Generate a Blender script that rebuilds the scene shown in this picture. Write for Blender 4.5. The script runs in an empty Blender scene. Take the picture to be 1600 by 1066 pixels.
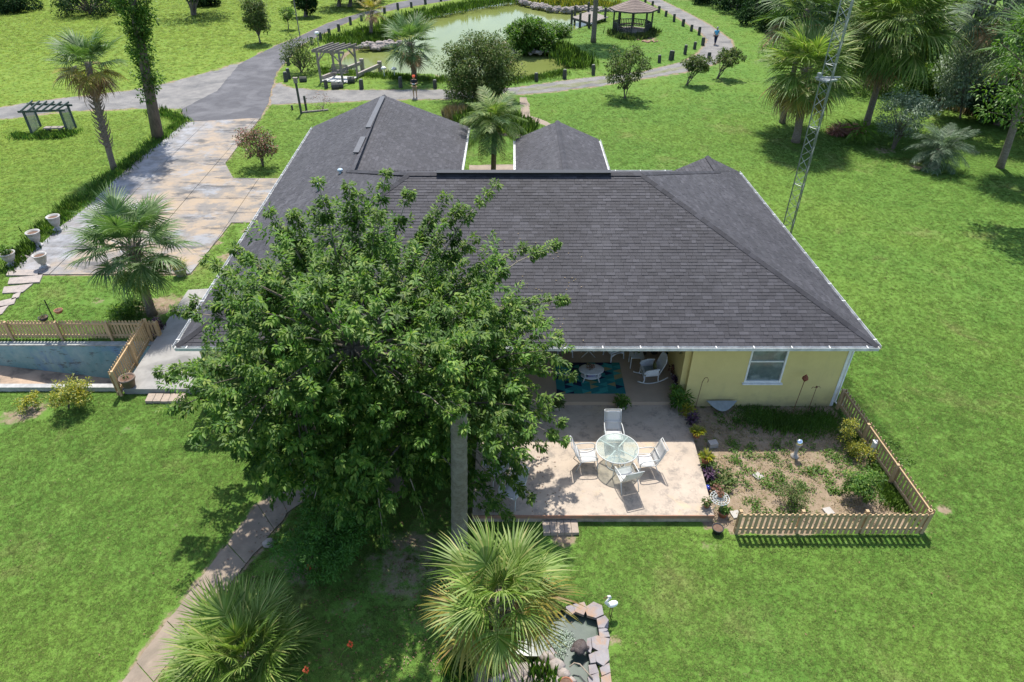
import bpy, math, random
import numpy as np
from math import sin, cos, pi, radians, atan2, hypot
from mathutils import Vector, Matrix, noise
GQ = 1.0
random.seed(7); rng = np.random.default_rng(11)
C = bpy.context.scene.collection
S = bpy.context.scene
# ---------------------------------------------------------------- camera, sky, sun
F, TH, H = 1050.0, radians(35.6), 16.0          # focal length for a 1600 px wide picture, pitch, height
cam = bpy.data.cameras.new('camera'); camo = bpy.data.objects.new('camera', cam); C.objects.link(camo)
camo.location = (0, 0, H); camo.rotation_euler = (pi/2-TH, 0, 0)
cam.sensor_width = 36; cam.lens = F/1600*36; cam.clip_end = 6000; cam.clip_start = .1
S.camera = camo
SUN_EL, SUN_AZ = radians(63), radians(-3)        # azimuth from +Y (behind the house) towards +X
w = bpy.data.worlds.new('World'); S.world = w; w.use_nodes = True
nt = w.node_tree; bg = nt.nodes['Background']
sky = nt.nodes.new('ShaderNodeTexSky'); sky.sky_type = 'NISHITA'; sky.sun_disc = False
sky.sun_elevation = SUN_EL; sky.sun_rotation = SUN_AZ; sky.dust_density = 1.2; sky.air_density = 1.0
nt.links.new(sky.outputs[0], bg.inputs[0]); bg.inputs[1].default_value = .15
sl = bpy.data.lights.new('sun', 'SUN'); sl.energy = 3.7; sl.angle = radians(.6); sl.color = (1, .955, .88)
so = bpy.data.objects.new('sun', sl); C.objects.link(so)
sd = Vector((sin(SUN_AZ)*cos(SUN_EL), cos(SUN_AZ)*cos(SUN_EL), sin(SUN_EL)))
so.rotation_euler = sd.to_track_quat('Z', 'Y').to_euler(); so.location = (0, 30, 60)
S.view_settings.view_transform = 'Standard'; S.view_settings.look = 'None'
S.view_settings.exposure = .93; S.view_settings.gamma = 1; S.view_settings.use_curve_mapping = False

# ---------------------------------------------------------------- placing: a picture point on a level plane / an upright plane
def ray(px, py):
    a, b = (px-800)/F, (533-py)/F
    return Vector((a, cos(TH)+b*sin(TH), -sin(TH)+b*cos(TH)))
def G(px, py, z=0.0):
    d = ray(px, py); return Vector((0, 0, H)) + d*((z-H)/d.z)
def GY(px, py, Y):
    d = ray(px, py); return Vector((0, 0, H)) + d*(Y/d.y)
def GL(pts, z=0.0): return [G(p[0], p[1], z) for p in pts]

# ---------------------------------------------------------------- node materials
def _n(nt, t, **k):
    n = nt.nodes.new(t)
    for a, v in k.items(): setattr(n, a, v)
    return n
def _noise(nt, vec, sc, det=4, rough=.6, dist=0):
    n = _n(nt, 'ShaderNodeTexNoise'); n.inputs['Scale'].default_value = sc; n.inputs['Detail'].default_value = det
    n.inputs['Roughness'].default_value = rough; n.inputs['Distortion'].default_value = dist
    if vec is not None: nt.links.new(vec, n.inputs['Vector'])
    return n.outputs['Fac']
def _map(nt, v, a, b, c=0, d=1):
    m = _n(nt, 'ShaderNodeMapRange'); m.inputs[1].default_value = a; m.inputs[2].default_value = b
    m.inputs[3].default_value = c; m.inputs[4].default_value = d; nt.links.new(v, m.inputs[0]); return m.outputs[0]
def _mix(nt, f, a, b, mode='MIX'):
    m = _n(nt, 'ShaderNodeMix', data_type='RGBA', blend_type=mode)
    if isinstance(f, (int, float)): m.inputs[0].default_value = f
    else: nt.links.new(f, m.inputs[0])
    for i, x in ((6, a), (7, b)):
        if isinstance(x, tuple): m.inputs[i].default_value = (*x, 1)
        else: nt.links.new(x, m.inputs[i])
    return m.outputs[2]
def _math(nt, op, a, b=0.0):
    m = _n(nt, 'ShaderNodeMath', operation=op)
    for i, x in enumerate((a, b)):
        if isinstance(x, (int, float)): m.inputs[i].default_value = x
        else: nt.links.new(x, m.inputs[i])
    return m.outputs[0]
def _scaled(nt, vec, s):
    m = _n(nt, 'ShaderNodeMapping'); m.inputs['Scale'].default_value = s; nt.links.new(vec, m.inputs[0]); return m.outputs[0]
def _bright(nt, col, f):      # f: value socket multiplying colour
    c = _n(nt, 'ShaderNodeCombineColor')
    for i in range(3): nt.links.new(f, c.inputs[i])
    return _mix(nt, 1.0, col, c.outputs[0], 'MULTIPLY')
def newmat(name):
    m = bpy.data.materials.new(name); m.use_nodes = True; nt = m.node_tree
    return m, nt, nt.nodes['Principled BSDF'], _n(nt, 'ShaderNodeNewGeometry')
def _bump(nt, b, h, st, dist=.02):
    bp = _n(nt, 'ShaderNodeBump'); bp.inputs['Strength'].default_value = st; bp.inputs['Distance'].default_value = dist
    nt.links.new(h, bp.inputs['Height']); nt.links.new(bp.outputs[0], b.inputs['Normal'])
def mat(name, c1, c2=None, sc=6, rough=.8, bump=0, bsc=40, isl=0, metal=0, spec=.3, stretch=None, c3=None, sc3=1, alpha=1, bdist=.02):
    m, nt, b, g = newmat(name); pos = g.outputs['Position']
    if stretch: pos = _scaled(nt, pos, stretch)
    c2 = c2 or tuple(x*.75 for x in c1)
    col = _mix(nt, _map(nt, _noise(nt, pos, sc, 6, .65), .35, .65), c1, c2)
    if c3: col = _mix(nt, _map(nt, _noise(nt, g.outputs['Position'], sc3, 5, .6, .4), .48, .66), col, c3)
    if isl: col = _bright(nt, col, _map(nt, g.outputs['Random Per Island'], 0, 1, 1-isl, 1+isl))
    nt.links.new(col, b.inputs['Base Color']); b.inputs['Roughness'].default_value = rough
    b.inputs['Metallic'].default_value = metal; b.inputs['Specular IOR Level'].default_value = spec
    if alpha < 1: b.inputs['Alpha'].default_value = alpha
    if bump: _bump(nt, b, _noise(nt, pos, bsc, 5, .7), bump, bdist)
    return m
def _upn(nt, g, k):
    s = _n(nt, 'ShaderNodeVectorMath', operation='SCALE'); nt.links.new(g.outputs['Normal'], s.inputs[0]); s.inputs['Scale'].default_value = 1-k
    a = _n(nt, 'ShaderNodeVectorMath', operation='ADD'); nt.links.new(s.outputs[0], a.inputs[0]); a.inputs[1].default_value = (0, 0, k)
    n = _n(nt, 'ShaderNodeVectorMath', operation='NORMALIZE'); nt.links.new(a.outputs[0], n.inputs[0]); return n.outputs[0]
def leafmat(name, cols, transl=.3, rough=.5, spec=.3, big=.25, up=.3):
    m, nt, b, g = newmat(name)
    r = _n(nt, 'ShaderNodeValToRGB'); cr = r.color_ramp
    while len(cr.elements) < len(cols): cr.elements.new(.5)
    for i, c in enumerate(cols):
        cr.elements[i].position = c[3] if len(c) > 3 else i/max(1, len(cols)-1); cr.elements[i].color = (*c[:3], 1)
    nt.links.new(g.outputs['Random Per Island'], r.inputs[0])
    col = r.outputs[0]
    if big: col = _bright(nt, col, _map(nt, _noise(nt, g.outputs['Position'], 1.3, 2), .3, .7, 1-big, 1+big))
    nt.links.new(col, b.inputs['Base Color']); b.inputs['Roughness'].default_value = rough; b.inputs['Specular IOR Level'].default_value = spec
    if up: nt.links.new(_upn(nt, g, up), b.inputs['Normal'])
    t = _n(nt, 'ShaderNodeBsdfTranslucent'); nt.links.new(_mix(nt, 1.0, col, (1.1, 1.25, .5), 'MULTIPLY'), t.inputs[0])
    mx = _n(nt, 'ShaderNodeMixShader'); mx.inputs[0].default_value = transl
    nt.links.new(b.outputs[0], mx.inputs[1]); nt.links.new(t.outputs[0], mx.inputs[2])
    nt.links.new(mx.outputs[0], nt.nodes['Material Output'].inputs[0])
    return m
def lawn_color(nt, pos):
    big = _noise(nt, pos, .09, 3); mid = _noise(nt, pos, 1.0, 5, .72); fine = _noise(nt, pos, 9, 3, .7)
    c = _mix(nt, _map(nt, mid, .32, .68), (.062, .136, .020), (.112, .200, .036))
    c = _mix(nt, _map(nt, big, .45, .7, 0, .45), c, (.150, .220, .034))
    c = _mix(nt, _map(nt, _noise(nt, pos, .3, 5, .7, .6), .56, .72, 0, .6), c, (.20, .195, .075))
    c = _mix(nt, _map(nt, fine, .35, .7, 0, .3), c, (.070, .125, .024))
    sx = _n(nt, 'ShaderNodeSeparateXYZ'); nt.links.new(pos, sx.inputs[0])          # the open meadow is a yellower grass
    md = _math(nt, 'ADD', _math(nt, 'MULTIPLY', sx.outputs[0], -1), _math(nt, 'MULTIPLY', sx.outputs[1], .5))
    c = _mix(nt, _map(nt, md, 30, 62, 0, .75), c, _mix(nt, _map(nt, mid, .35, .65), (.110, .180, .022), (.175, .225, .034)))
    c = _mix(nt, _map(nt, _noise(nt, pos, 4.5, 6, .8), .58, .72, 0, .55), c, (.235, .225, .11))
    c = _bright(nt, c, _map(nt, _noise(nt, pos, 24, 3, .85), .3, .7, .62, 1.38))
    return c

# ---------------------------------------------------------------- mesh builder
class MB:
    def __init__(s): s.v = []; s.f = []
    def add(s, vs, fs):
        o = len(s.v); s.v += [tuple(v) for v in vs]; s.f += [tuple(i+o for i in f) for f in fs]; return s
    def box(s, c, d, rz=0, M=None):
        x, y, z = d[0]/2, d[1]/2, d[2]/2
        vs = [Vector((a*x, b*y, e*z)) for a in (-1, 1) for b in (-1, 1) for e in (-1, 1)]
        R = M or Matrix.Rotation(rz, 3, 'Z')
        return s.add([R @ v + Vector(c) for v in vs], [(0,1,3,2),(4,6,7,5),(0,4,5,1),(2,3,7,6),(0,2,6,4),(1,5,7,3)])
    def beam(s, a, b, w, h):
        a, b = Vector(a), Vector(b); d = b-a; q = d.to_track_quat('X', 'Z').to_matrix()
        return s.box((a+b)/2, (d.length, w, h), M=q)
    def tube(s, pts, r, n=8, cap=True):
        pts = [Vector(p) for p in pts]; k = len(pts)
        rs = r if isinstance(r, (list, tuple)) else [r]*k
        vs = []; up = None
        for i, p in enumerate(pts):
            t = (pts[min(i+1, k-1)]-pts[max(i-1, 0)]).normalized()
            if up is None: up = t.orthogonal().normalized()
            a = (up - t*up.dot(t)); a = a.normalized() if a.length > 1e-6 else t.orthogonal().normalized(); up = a; b = t.cross(a)
            for j in range(n):
                q = 2*pi*j/n; vs.append(p+(a*cos(q)+b*sin(q))*rs[i])
        fs = [(i*n+j, i*n+(j+1) % n, (i+1)*n+(j+1) % n, (i+1)*n+j) for i in range(k-1) for j in range(n)]
        if cap: fs += [tuple(range(n-1, -1, -1)), tuple((k-1)*n+j for j in range(n))]
        return s.add(vs, fs)
    def lathe(s, prof, c=(0, 0, 0), n=16, sx=1, sy=1):
        vs = [(c[0]+r*cos(2*pi*j/n)*sx, c[1]+r*sin(2*pi*j/n)*sy, c[2]+z) for r, z in prof for j in range(n)]
        k = len(prof)
        fs = [(i*n+j, i*n+(j+1) % n, (i+1)*n+(j+1) % n, (i+1)*n+j) for i in range(k-1) for j in range(n)]
        if prof[0][0] > .001: fs.append(tuple(range(n-1, -1, -1)))
        if prof[-1][0] > .001: fs.append(tuple((k-1)*n+j for j in range(n)))
        return s.add(vs, fs)
    def ball(s, c, r, n=10, sq=(1, 1, 1), nz=0):
        vs = []; fs = []; m = n//2+1
        for i in range(m+1):
            a = pi*i/m
            for j in range(n):
                b = 2*pi*j/n; d = Vector((sin(a)*cos(b), sin(a)*sin(b), cos(a)))
                k = 1+nz*noise.noise(d*1.7+Vector(c)*3.1)
                vs.append((c[0]+d.x*r*sq[0]*k, c[1]+d.y*r*sq[1]*k, c[2]+d.z*r*sq[2]*k))
        for i in range(m):
            for j in range(n): fs.append((i*n+j, (i+1)*n+j, (i+1)*n+(j+1) % n, i*n+(j+1) % n))
        return s.add(vs, fs)
    def prism(s, poly, z0, z1):
        n = len(poly); P = [(p[0], p[1]) for p in poly]
        A = sum(P[i][0]*P[(i+1) % n][1]-P[(i+1) % n][0]*P[i][1] for i in range(n))
        if A < 0: P = P[::-1]
        z0s = z0 if isinstance(z0, (list, tuple)) else [z0]*n
        vs = [(p[0], p[1], z) for p, z in zip(P, z0s)]+[(p[0], p[1], z1) for p in P]
        return s.add(vs, [tuple(range(n-1, -1, -1)), tuple(range(n, 2*n))]+[(i, (i+1) % n, n+(i+1) % n, n+i) for i in range(n)])
    def grid(s, fn, nu, nv, th=0):
        vs = [Vector(fn(i/nu, j/nv)) for i in range(nu+1) for j in range(nv+1)]
        fs = [(i*(nv+1)+j, (i+1)*(nv+1)+j, (i+1)*(nv+1)+j+1, i*(nv+1)+j+1) for i in range(nu) for j in range(nv)]
        if th:
            nr = []
            for i in range(nu+1):
                for j in range(nv+1):
                    a = vs[min(i+1, nu)*(nv+1)+j]-vs[max(i-1, 0)*(nv+1)+j]; b = vs[i*(nv+1)+min(j+1, nv)]-vs[i*(nv+1)+max(j-1, 0)]
                    nr.append(a.cross(b).normalized()*th)
            k = len(vs); vs = vs+[v+n for v, n in zip(vs, nr)]
            fs = [tuple(reversed(f)) for f in fs]+[tuple(i+k for i in f) for f in fs]
            bd = [i*(nv+1) for i in range(nu+1)]+[nu*(nv+1)+j for j in range(1, nv+1)]+[i*(nv+1)+nv for i in range(nu-1, -1, -1)]+[j for j in range(nv-1, 0, -1)]
            fs += [(bd[i], bd[(i+1) % len(bd)], bd[(i+1) % len(bd)]+k, bd[i]+k) for i in range(len(bd))]
        return s.add(vs, fs)
def mkmesh(name, vs, fs, m, smooth=False):
    me = bpy.data.meshes.new(name); me.from_pydata(vs, [], fs)
    if m: me.materials.append(m)
    if smooth: me.polygons.foreach_set('use_smooth', [True]*len(me.polygons))
    me.update(); return me
def link(name, me, parent=None, loc=None):
    o = bpy.data.objects.new(name, me); C.objects.link(o)
    if parent: o.parent = parent
    if loc is not None: o.location = loc
    return o
def wloc(o):
    p = Vector((0, 0, 0))
    while o: p = p+o.location; o = o.parent
    return p
def part(name, mb, m, parent, smooth=False, world=False, label=None):
    """mesh object under its thing; world=True when the builder holds world coordinates (things without rotation)"""
    vs = mb.v
    if world:
        q = wloc(parent); vs = [(v[0]-q.x, v[1]-q.y, v[2]-q.z) for v in vs]
    o = link(name, mkmesh(name, vs, mb.f, m, smooth), parent)
    if label: o['label'] = label
    return o
def tag(o, label, cat, group=None):
    o['label'] = label; o['category'] = cat
    if group: o['group'] = group
    return o
def thing(name, label, cat, loc=(0, 0, 0), rz=0, group=None):
    o = bpy.data.objects.new(name, None); C.objects.link(o); o.location = loc; o.rotation_euler = (0, 0, rz)
    o.empty_display_size = .2
    return tag(o, label, cat, group)
def single(name, mb, m, label, cat, loc, group=None, smooth=False, world=False):
    vs = [(v[0]-loc[0], v[1]-loc[1], v[2]-loc[2]) for v in mb.v] if world else mb.v
    return tag(link(name, mkmesh(name, vs, mb.f, m, smooth), None, loc), label, cat, group)
def struct(name, mb, m, parent=None, smooth=False):
    o = link(name, mkmesh(name, mb.v, mb.f, m, smooth), parent)
    if not parent: o['kind'] = 'structure'
    return o
def kids(o): return [c for c in bpy.data.objects if c.parent == o]
def copytree(o, loc, rz=None, label=None, scale=None, kidmap=None):
    r = o.copy(); C.objects.link(r); r.location = loc
    if rz is not None: r.rotation_euler = (0, 0, rz)
    if label: r['label'] = label
    if scale: r.scale = (scale,)*3
    for c in kidmap[o.name]:
        d = c.copy(); C.objects.link(d); d.parent = r
        for e in kidmap.get(c.name, ()):
            h = e.copy(); C.objects.link(h); h.parent = d
    return r
def kmap():
    k = {}
    for o in bpy.data.objects:
        if o.parent: k.setdefault(o.parent.name, []).append(o)
    return k

def npmesh(name, V, Fc, m, smooth=False):
    """V (n,3), Fc (k,3) or (k,4)"""
    me = bpy.data.meshes.new(name); k, c = Fc.shape
    me.vertices.add(len(V)); me.vertices.foreach_set('co', V.astype(np.float32).ravel())
    me.loops.add(k*c); me.loops.foreach_set('vertex_index', Fc.astype(np.int32).ravel())
    me.polygons.add(k); me.polygons.foreach_set('loop_start', np.arange(0, k*c, c, dtype=np.int32))
    me.polygons.foreach_set('loop_total', np.full(k, c, dtype=np.int32))
    if m: me.materials.append(m)
    me.update(calc_edges=True); me.validate()
    return me
def nrm(a): return a/np.maximum(np.linalg.norm(a, axis=1, keepdims=True), 1e-6)
def leafmesh(name, P, D, N, L, W, m, droop=.15):
    D = nrm(D); Sd = nrm(np.cross(D, N)); N2 = np.cross(Sd, D); L = np.asarray(L).reshape(-1, 1); W = np.asarray(W).reshape(-1, 1)
    mid = P+D*L*.45
    V = np.stack([P, mid+Sd*W*.5+N2*W*.18, P+D*L-N2*L*droop, mid-Sd*W*.5+N2*W*.18], 1).reshape(-1, 3)
    b = np.arange(len(P))[:, None]*4
    Fc = np.concatenate([b+np.array([[0, 1, 2]]), b+np.array([[0, 2, 3]])], 0)
    return npmesh(name, V, Fc, m)
def cloud(centers, rad, n, L, W, m, name, up=.35, jit=.35, zs=.8):
    """leaf clusters: n leaves round every centre, pointing outwards"""
    c = np.repeat(np.asarray(centers, float), n, 0); r = np.repeat(np.asarray(rad, float)*np.ones(len(centers)), n)
    d = nrm(rng.normal(size=(len(c), 3))); rr = r*rng.random(len(c))**.45
    P = c+d*rr[:, None]*np.array([1, 1, zs])
    D = nrm(d+rng.normal(size=d.shape)*jit+np.array([0, 0, -.25])); N = nrm(rng.normal(size=d.shape)*.5+np.array([0, 0, 1])+d*up)
    k = .65+.7*rng.random(len(c))
    return leafmesh(name, P, D, N, L*k, W*k, m)
def inpoly(x, y, poly):
    ins = np.zeros(len(x), bool); n = len(poly)
    for i in range(n):
        x1, y1 = poly[i][0], poly[i][1]; x2, y2 = poly[(i+1) % n][0], poly[(i+1) % n][1]
        if y1 == y2: continue
        c = ((y1 > y) != (y2 > y)) & (x < (x2-x1)*(y-y1)/(y2-y1)+x1)
        ins ^= c
    return ins
def pdist(x, y, poly, closed=True):
    d = np.full(len(x), 1e9); n = len(poly)
    for i in range(n if closed else n-1):
        a = np.array(poly[i][:2]); b = np.array(poly[(i+1) % n][:2]); ab = b-a; l = max(1e-9, ab@ab)
        t = np.clip(((x-a[0])*ab[0]+(y-a[1])*ab[1])/l, 0, 1)
        d = np.minimum(d, np.hypot(x-a[0]-t*ab[0], y-a[1]-t*ab[1]))
    return d
def smooth_poly(pts, k=3, closed=True):
    n = len(pts); out = []
    for i in range(n if closed else n-1):
        p = [Vector(pts[(i+j) % n] if closed else pts[min(max(i+j, 0), n-1)]) for j in (-1, 0, 1, 2)]
        for s in range(k):
            t = s/k; out.append(.5*((2*p[1])+(p[2]-p[0])*t+(2*p[0]-5*p[1]+4*p[2]-p[3])*t*t+(3*p[1]-p[0]-3*p[2]+p[3])*t**3))
    if not closed: out.append(Vector(pts[-1]))
    return out
# ================================================================ outlines read off the place
POND = smooth_poly(GL([(535,102),(541,88),(560,78),(590,74),(612,60),(634,36),(666,26),(712,17),(769,6),(806,2),(834,7),(862,14),(890,17),(925,20),(930,34),
    (900,46),(881,51),(850,50),(815,48),(790,62),(786,71),(799,79),(825,81),(853,84),(872,90),(896,103),(890,109),(862,111),(834,120),(814,121),(770,124),(697,124),(684,117),(656,117),(619,115),(593,115),(565,112)], -.35), 3)
ASPH = GL([(288,190),(284,171),(339,142),(373,102),(380,97),(432,71),(467,58),(511,37),(548,25),(580,17),(616,5),(648,-1),(700,-9),(745,-8),(695,2),(643,10),(603,18),(564,26),(527,42),(498,56),(470,71),(446,97),(432,113),(424,140),(419,163),(406,187)])
GRAVL = GL([(-260,210),(-150,186),(0,169),(53,160),(126,151),(205,142),(242,135),(289,123),(328,113),(362,102),(378,97),(395,110),(350,150),(300,176),(284,170),(236,168),(171,172),(110,173),(40,182),(0,186),(-150,206),(-260,232)])
_in = [(434,130),(451,137),(481,140),(507,142),(542,141),(604,141),(665,140),(700,141),(760,140),(809,137),(885,126),(964,117),(1003,113),(1069,97),(1095,81),(1106,63),(1095,50),(1056,26),(1016,3),(985,-12)]
_out = [(1005,-12),(1032,0),(1069,18),(1108,39),(1142,63),(1145,76),(1116,100),(1069,113),(1003,123),(938,134),(859,144),(806,148),(760,152),(700,155),(639,155),(577,157),(518,160),(472,161),(423,163)]
GRAVR = GL(_in+_out+[(426,140)])
DRIVE = GL([(289,192),(407,185),(373,228),(352,256),(365,280),(445,280),(445,349),(362,349),(298,429),(71,430),(13,421),(52,395),(97,353),(131,329),(184,278),(228,240),(252,223)])
PATH = GL([(479,738),(434,770),(403,789),(355,851),(307,913),(262,971),(214,1036),(150,1120),(60,1230),(120,1230),(215,1100),(283,1015),(335,945),(372,900),(400,867),(448,802),(486,764),(560,700),(530,690)])
BED = [Vector(p) for p in ((6.3,18.3,0),(11.6,18.3,0),(G(1322,607,.95).x,G(1322,607,.95).y,0),(G(1436,829).x-.05,G(1436,829).y+.05,0),(G(1146,834).x,G(1146,834).y,0),(5.7,13.0,0))]
GPOND = smooth_poly(GL([(925,962),(938,985),(932,1015),(925,1050),(930,1085),(900,1085),(880,1050),(855,1035),(810,1030),(795,1005),(820,985),(870,965),(895,950)], -.2), 3)
ZP = .30                                     # patio level
PATIO_Y0, PATIO_Y1 = G(900,805,ZP).y, 18.05
PATIO_X0, PATIO_X1 = G(738,805,ZP).x, G(1116,805,ZP).x
PATIO = [Vector((PATIO_X0,PATIO_Y0,0)),Vector((PATIO_X1,PATIO_Y0,0)),Vector((6.1,18.3,0)),Vector((PATIO_X0,18.3,0))]
HOUSE = [Vector(p) for p in ((-10.5,18.3,0),(11.5,18.3,0),(11.1,32.4,0),(4.4,32.4,0),(4.4,37.2,0),(.7,37.2,0),(.7,32.4,0),(-3.1,32.4,0),(-3.1,39.5,0),(-11.3,39.5,0))]
TERR = [G(192,608,.25),Vector((-10.4,G(192,608,.25).y,0)),Vector((-10.4,26.5,0)),G(294,453,.25),G(262,500,.25)]
PIT_X1, PIT_Y0, PIT_Y1 = -14.45, 19.35, 22.0
PIT = [Vector((-60,PIT_Y0,0)),Vector((PIT_X1,PIT_Y0,0)),Vector((PIT_X1,PIT_Y1,0)),Vector((-60,PIT_Y1,0))]
SPATH = [GL([(733,258),(806,257),(806,268),(733,270)]), GL([(812,152),(823,152),(831,186),(815,187)]),
         GL([(815,186),(832,182),(855,190),(868,197),(858,200),(840,192),(815,190)]), GL([(770,205),(790,206),(815,209),(816,214),(785,212),(770,210)])]
BEDS_DIRT = [(G(640,880),2.6,.55),(G(560,960),2.0,.35),(G(690,940),1.6,.4),(G(470,880),1.4,.6),(G(250,478),1.6,.75),(G(300,470),1.0,.6),(G(360,400),.9,.8),(G(330,380),.9,.75),(G(390,360),.8,.8),(G(160,470),1.1,.45),
    (G(880,840),.55,.9),(G(55,640),1.0,.6),(G(30,650),.9,.7),(G(1380,235),1.4,.6),(G(1340,215),.8,.6),(G(1440,262),1.5,.6),(G(1475,795),.35,.9),(G(80,212),2.0,.5),(G(1320,205),1.0,.6),(G(1015,60),1.4,.7),
    (G(420,740),.9,.35),(G(200,670),.6,.5),(G(1445,830),.5,.5),(G(480,640),2.5,.7),(G(960,1000),.35,.7),(G(1110,850),.6,.55),(G(400,395),1,.7),(G(600,40),3,.3),(G(1060,120),2,.35),(G(1230,850),1.0,.2)]

# ================================================================ ground sheet
xs = np.unique(np.concatenate([-np.geomspace(25, 3000, 26), np.arange(-60, -24.9, .8), np.arange(-25, 25.01, .22), np.arange(25, 60, .8), np.geomspace(60, 3000, 20), [PIT_X1, -60.0]]))
ys = np.unique(np.concatenate([-np.geomspace(1, 3000, 16), np.arange(0, 5.5, 1), np.arange(5.5, 36, .22), np.arange(36, 112, .55), np.geomspace(112, 4000, 26), [PIT_Y0, PIT_Y1]]))
X, Y = np.meshgrid(xs, ys); X = X.ravel(); Y = Y.ravel()
Z = np.zeros(len(X)); dirt = np.zeros(len(X)); tall = np.zeros(len(X))
near = (Y > 38) & (Y < 170) & (abs(X) < 60); xi, yi = X[near], Y[near]
pin = inpoly(xi, yi, POND); pd = pdist(xi, yi, POND)
sgn = np.where(pin, -pd, pd)
Z[near] = -.35-np.clip(.35-sgn*.6, -.0, 1.2)+np.clip(.0, 0, 1)
zb = np.where(pin, -.35-np.minimum(pd*.5, .9), np.minimum(0, -.35+pd*.35)); Z[near] = zb
dirt[near] = np.clip(1-abs(sgn-.15)/.7, 0, 1)*.75
tall[near] = np.clip(1-abs(sgn-1.6)/1.6, 0, 1)
n2 = (Y > 5) & (Y < 13) & (abs(X) < 6); g = inpoly(X[n2], Y[n2], GPOND); gd = pdist(X[n2], Y[n2], GPOND)
Z[n2] = np.where(g, -.42, np.where(gd < .12, -.15, 0))
for c, r, a in BEDS_DIRT:
    d = np.hypot(X-c.x, (Y-c.y)*1.15); dirt = np.maximum(dirt, a*np.clip(1.25-d/r, 0, 1))
bedin = inpoly(X, Y, BED); dirt[bedin] = np.maximum(dirt[bedin], .86)
for poly, wd in ((GRAVL, .5), (GRAVR, .45), (ASPH, .3), (PATH, .16), (DRIVE, .15), (PATIO, .12)):
    d = pdist(X, Y, poly); dirt = np.maximum(dirt, .8*np.clip(1-d/wd/1.6, 0, 1))
far = (Y > 60) & (X < -10); tall[far] = np.maximum(tall[far], np.clip((-X[far]-10)/25, 0, 1)*np.clip((Y[far]-58)/20, 0, 1))
nx, ny = len(xs), len(ys)
I = (np.arange(ny-1)[:, None]*nx+np.arange(nx-1)[None, :]).ravel()
Fq = np.stack([I, I+1, I+nx+1, I+nx], 1)
cx, cy = X[Fq].mean(1), Y[Fq].mean(1)
Fq = Fq[~((cx > -60) & (cx < PIT_X1) & (cy > PIT_Y0) & (cy < PIT_Y1))]
m_lawn, nt, b, g = newmat('lawn_soil')
pos = g.outputs['Position']; at = _n(nt, 'ShaderNodeAttribute', attribute_name='dirt')
lc = lawn_color(nt, pos)
soil = _mix(nt, _map(nt, _noise(nt, pos, 3.5, 6, .7), .35, .65), (.20, .145, .095), (.30, .235, .165))
soil = _mix(nt, _map(nt, _noise(nt, pos, 14, 4, .7), .45, .7, 0, .7), soil, (.12, .09, .055))
dm = _math(nt, 'ADD', at.outputs['Fac'], _map(nt, _noise(nt, pos, 1.8, 7, .75), .2, .8, -.42, .42))
nt.links.new(_mix(nt, _map(nt, dm, .42, .62), lc, soil), b.inputs['Base Color']); b.inputs['Roughness'].default_value = .9; b.inputs['Specular IOR Level'].default_value = .1
_bump(nt, b, _noise(nt, pos, 26, 5, .8), .5, .02)
me = npmesh('ground', np.stack([X, Y, Z], 1), Fq, m_lawn); me.polygons.foreach_set('use_smooth', np.ones(len(Fq), bool))
a = me.attributes.new('dirt', 'FLOAT', 'POINT'); a.data.foreach_set('value', dirt.astype(np.float32))
go = link('ground', me); go['kind'] = 'structure'

# ================================================================ surfaces
m_asph = mat('asphalt', (.068,.066,.070), (.092,.090,.095), sc=1.2, rough=.9, bump=.4, bsc=60, c3=(.125,.122,.126), sc3=.35)
m_grav = mat('gravel', (.155,.148,.14), (.215,.203,.185), sc=1.2, rough=.95, bump=.7, bsc=30, c3=(.115,.112,.108), sc3=.45)
m_conc = mat('concrete', (.32,.30,.27), (.40,.37,.33), sc=1.7, rough=.85, bump=.15, bsc=50, c3=(.33,.30,.27), sc3=.9)
m_path = mat('old_path_concrete', (.21,.165,.125), (.28,.225,.17), sc=1.2, rough=.9, bump=.35, bsc=35, c3=(.17,.14,.105), sc3=1.1)
# driveway concrete: buff with worn blue-grey paint
m_drive, nt, b, g = newmat('stained_drive_concrete'); pos = g.outputs['Position']
c = _mix(nt, _map(nt, _noise(nt, pos, .9, 6, .65), .35, .65), (.245,.20,.155), (.31,.23,.145))
c = _mix(nt, _map(nt, _noise(nt, _scaled(nt, pos, (1,1.2,1)), .5, 7, .7, .3), .46, .57, 0, .9), c, (.155,.143,.13))
c = _mix(nt, _map(nt, _noise(nt, _scaled(nt, pos, (.9,1.1,1)), .42, 6, .7, .5), .54, .62, 0, .75), c, (.23,.24,.255))
c = _mix(nt, _map(nt, _noise(nt, _scaled(nt, pos, (.6,1.6,1)), .55, 6, .75), .52, .60, 0, .9), c, (.065,.062,.06))
sx = _n(nt, 'ShaderNodeSeparateXYZ'); nt.links.new(pos, sx.inputs[0])
q0_, q1_ = G(326,189), G(89,419); vv_ = Vector(((q1_-q0_).y, -(q1_-q0_).x, 0)).normalized(); vv_ = vv_ if vv_.x > 0 else -vv_
edge = _math(nt, 'ADD', _math(nt, 'ADD', _math(nt, 'MULTIPLY', sx.outputs[0], vv_.x), _math(nt, 'MULTIPLY', sx.outputs[1], vv_.y)), -q0_.dot(vv_))
edge = _math(nt, 'ADD', edge, _map(nt, _noise(nt, pos, .5, 4), .3, .7, -1.2, 1.2))
c = _mix(nt, _map(nt, edge, 1.2, -.6, 0, .8), c, _mix(nt, _map(nt, _noise(nt, pos, 1.1, 6, .7), .4, .6), (.26,.265,.28), (.14,.14,.14)))
c = _bright(nt, c, _map(nt, g.outputs['Random Per Island'], 0, 1, .88, 1.08))
nt.links.new(c, b.inputs['Base Color']); b.inputs['Roughness'].default_value = .8; _bump(nt, b, _noise(nt, pos, 40, 5), .2)
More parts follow.
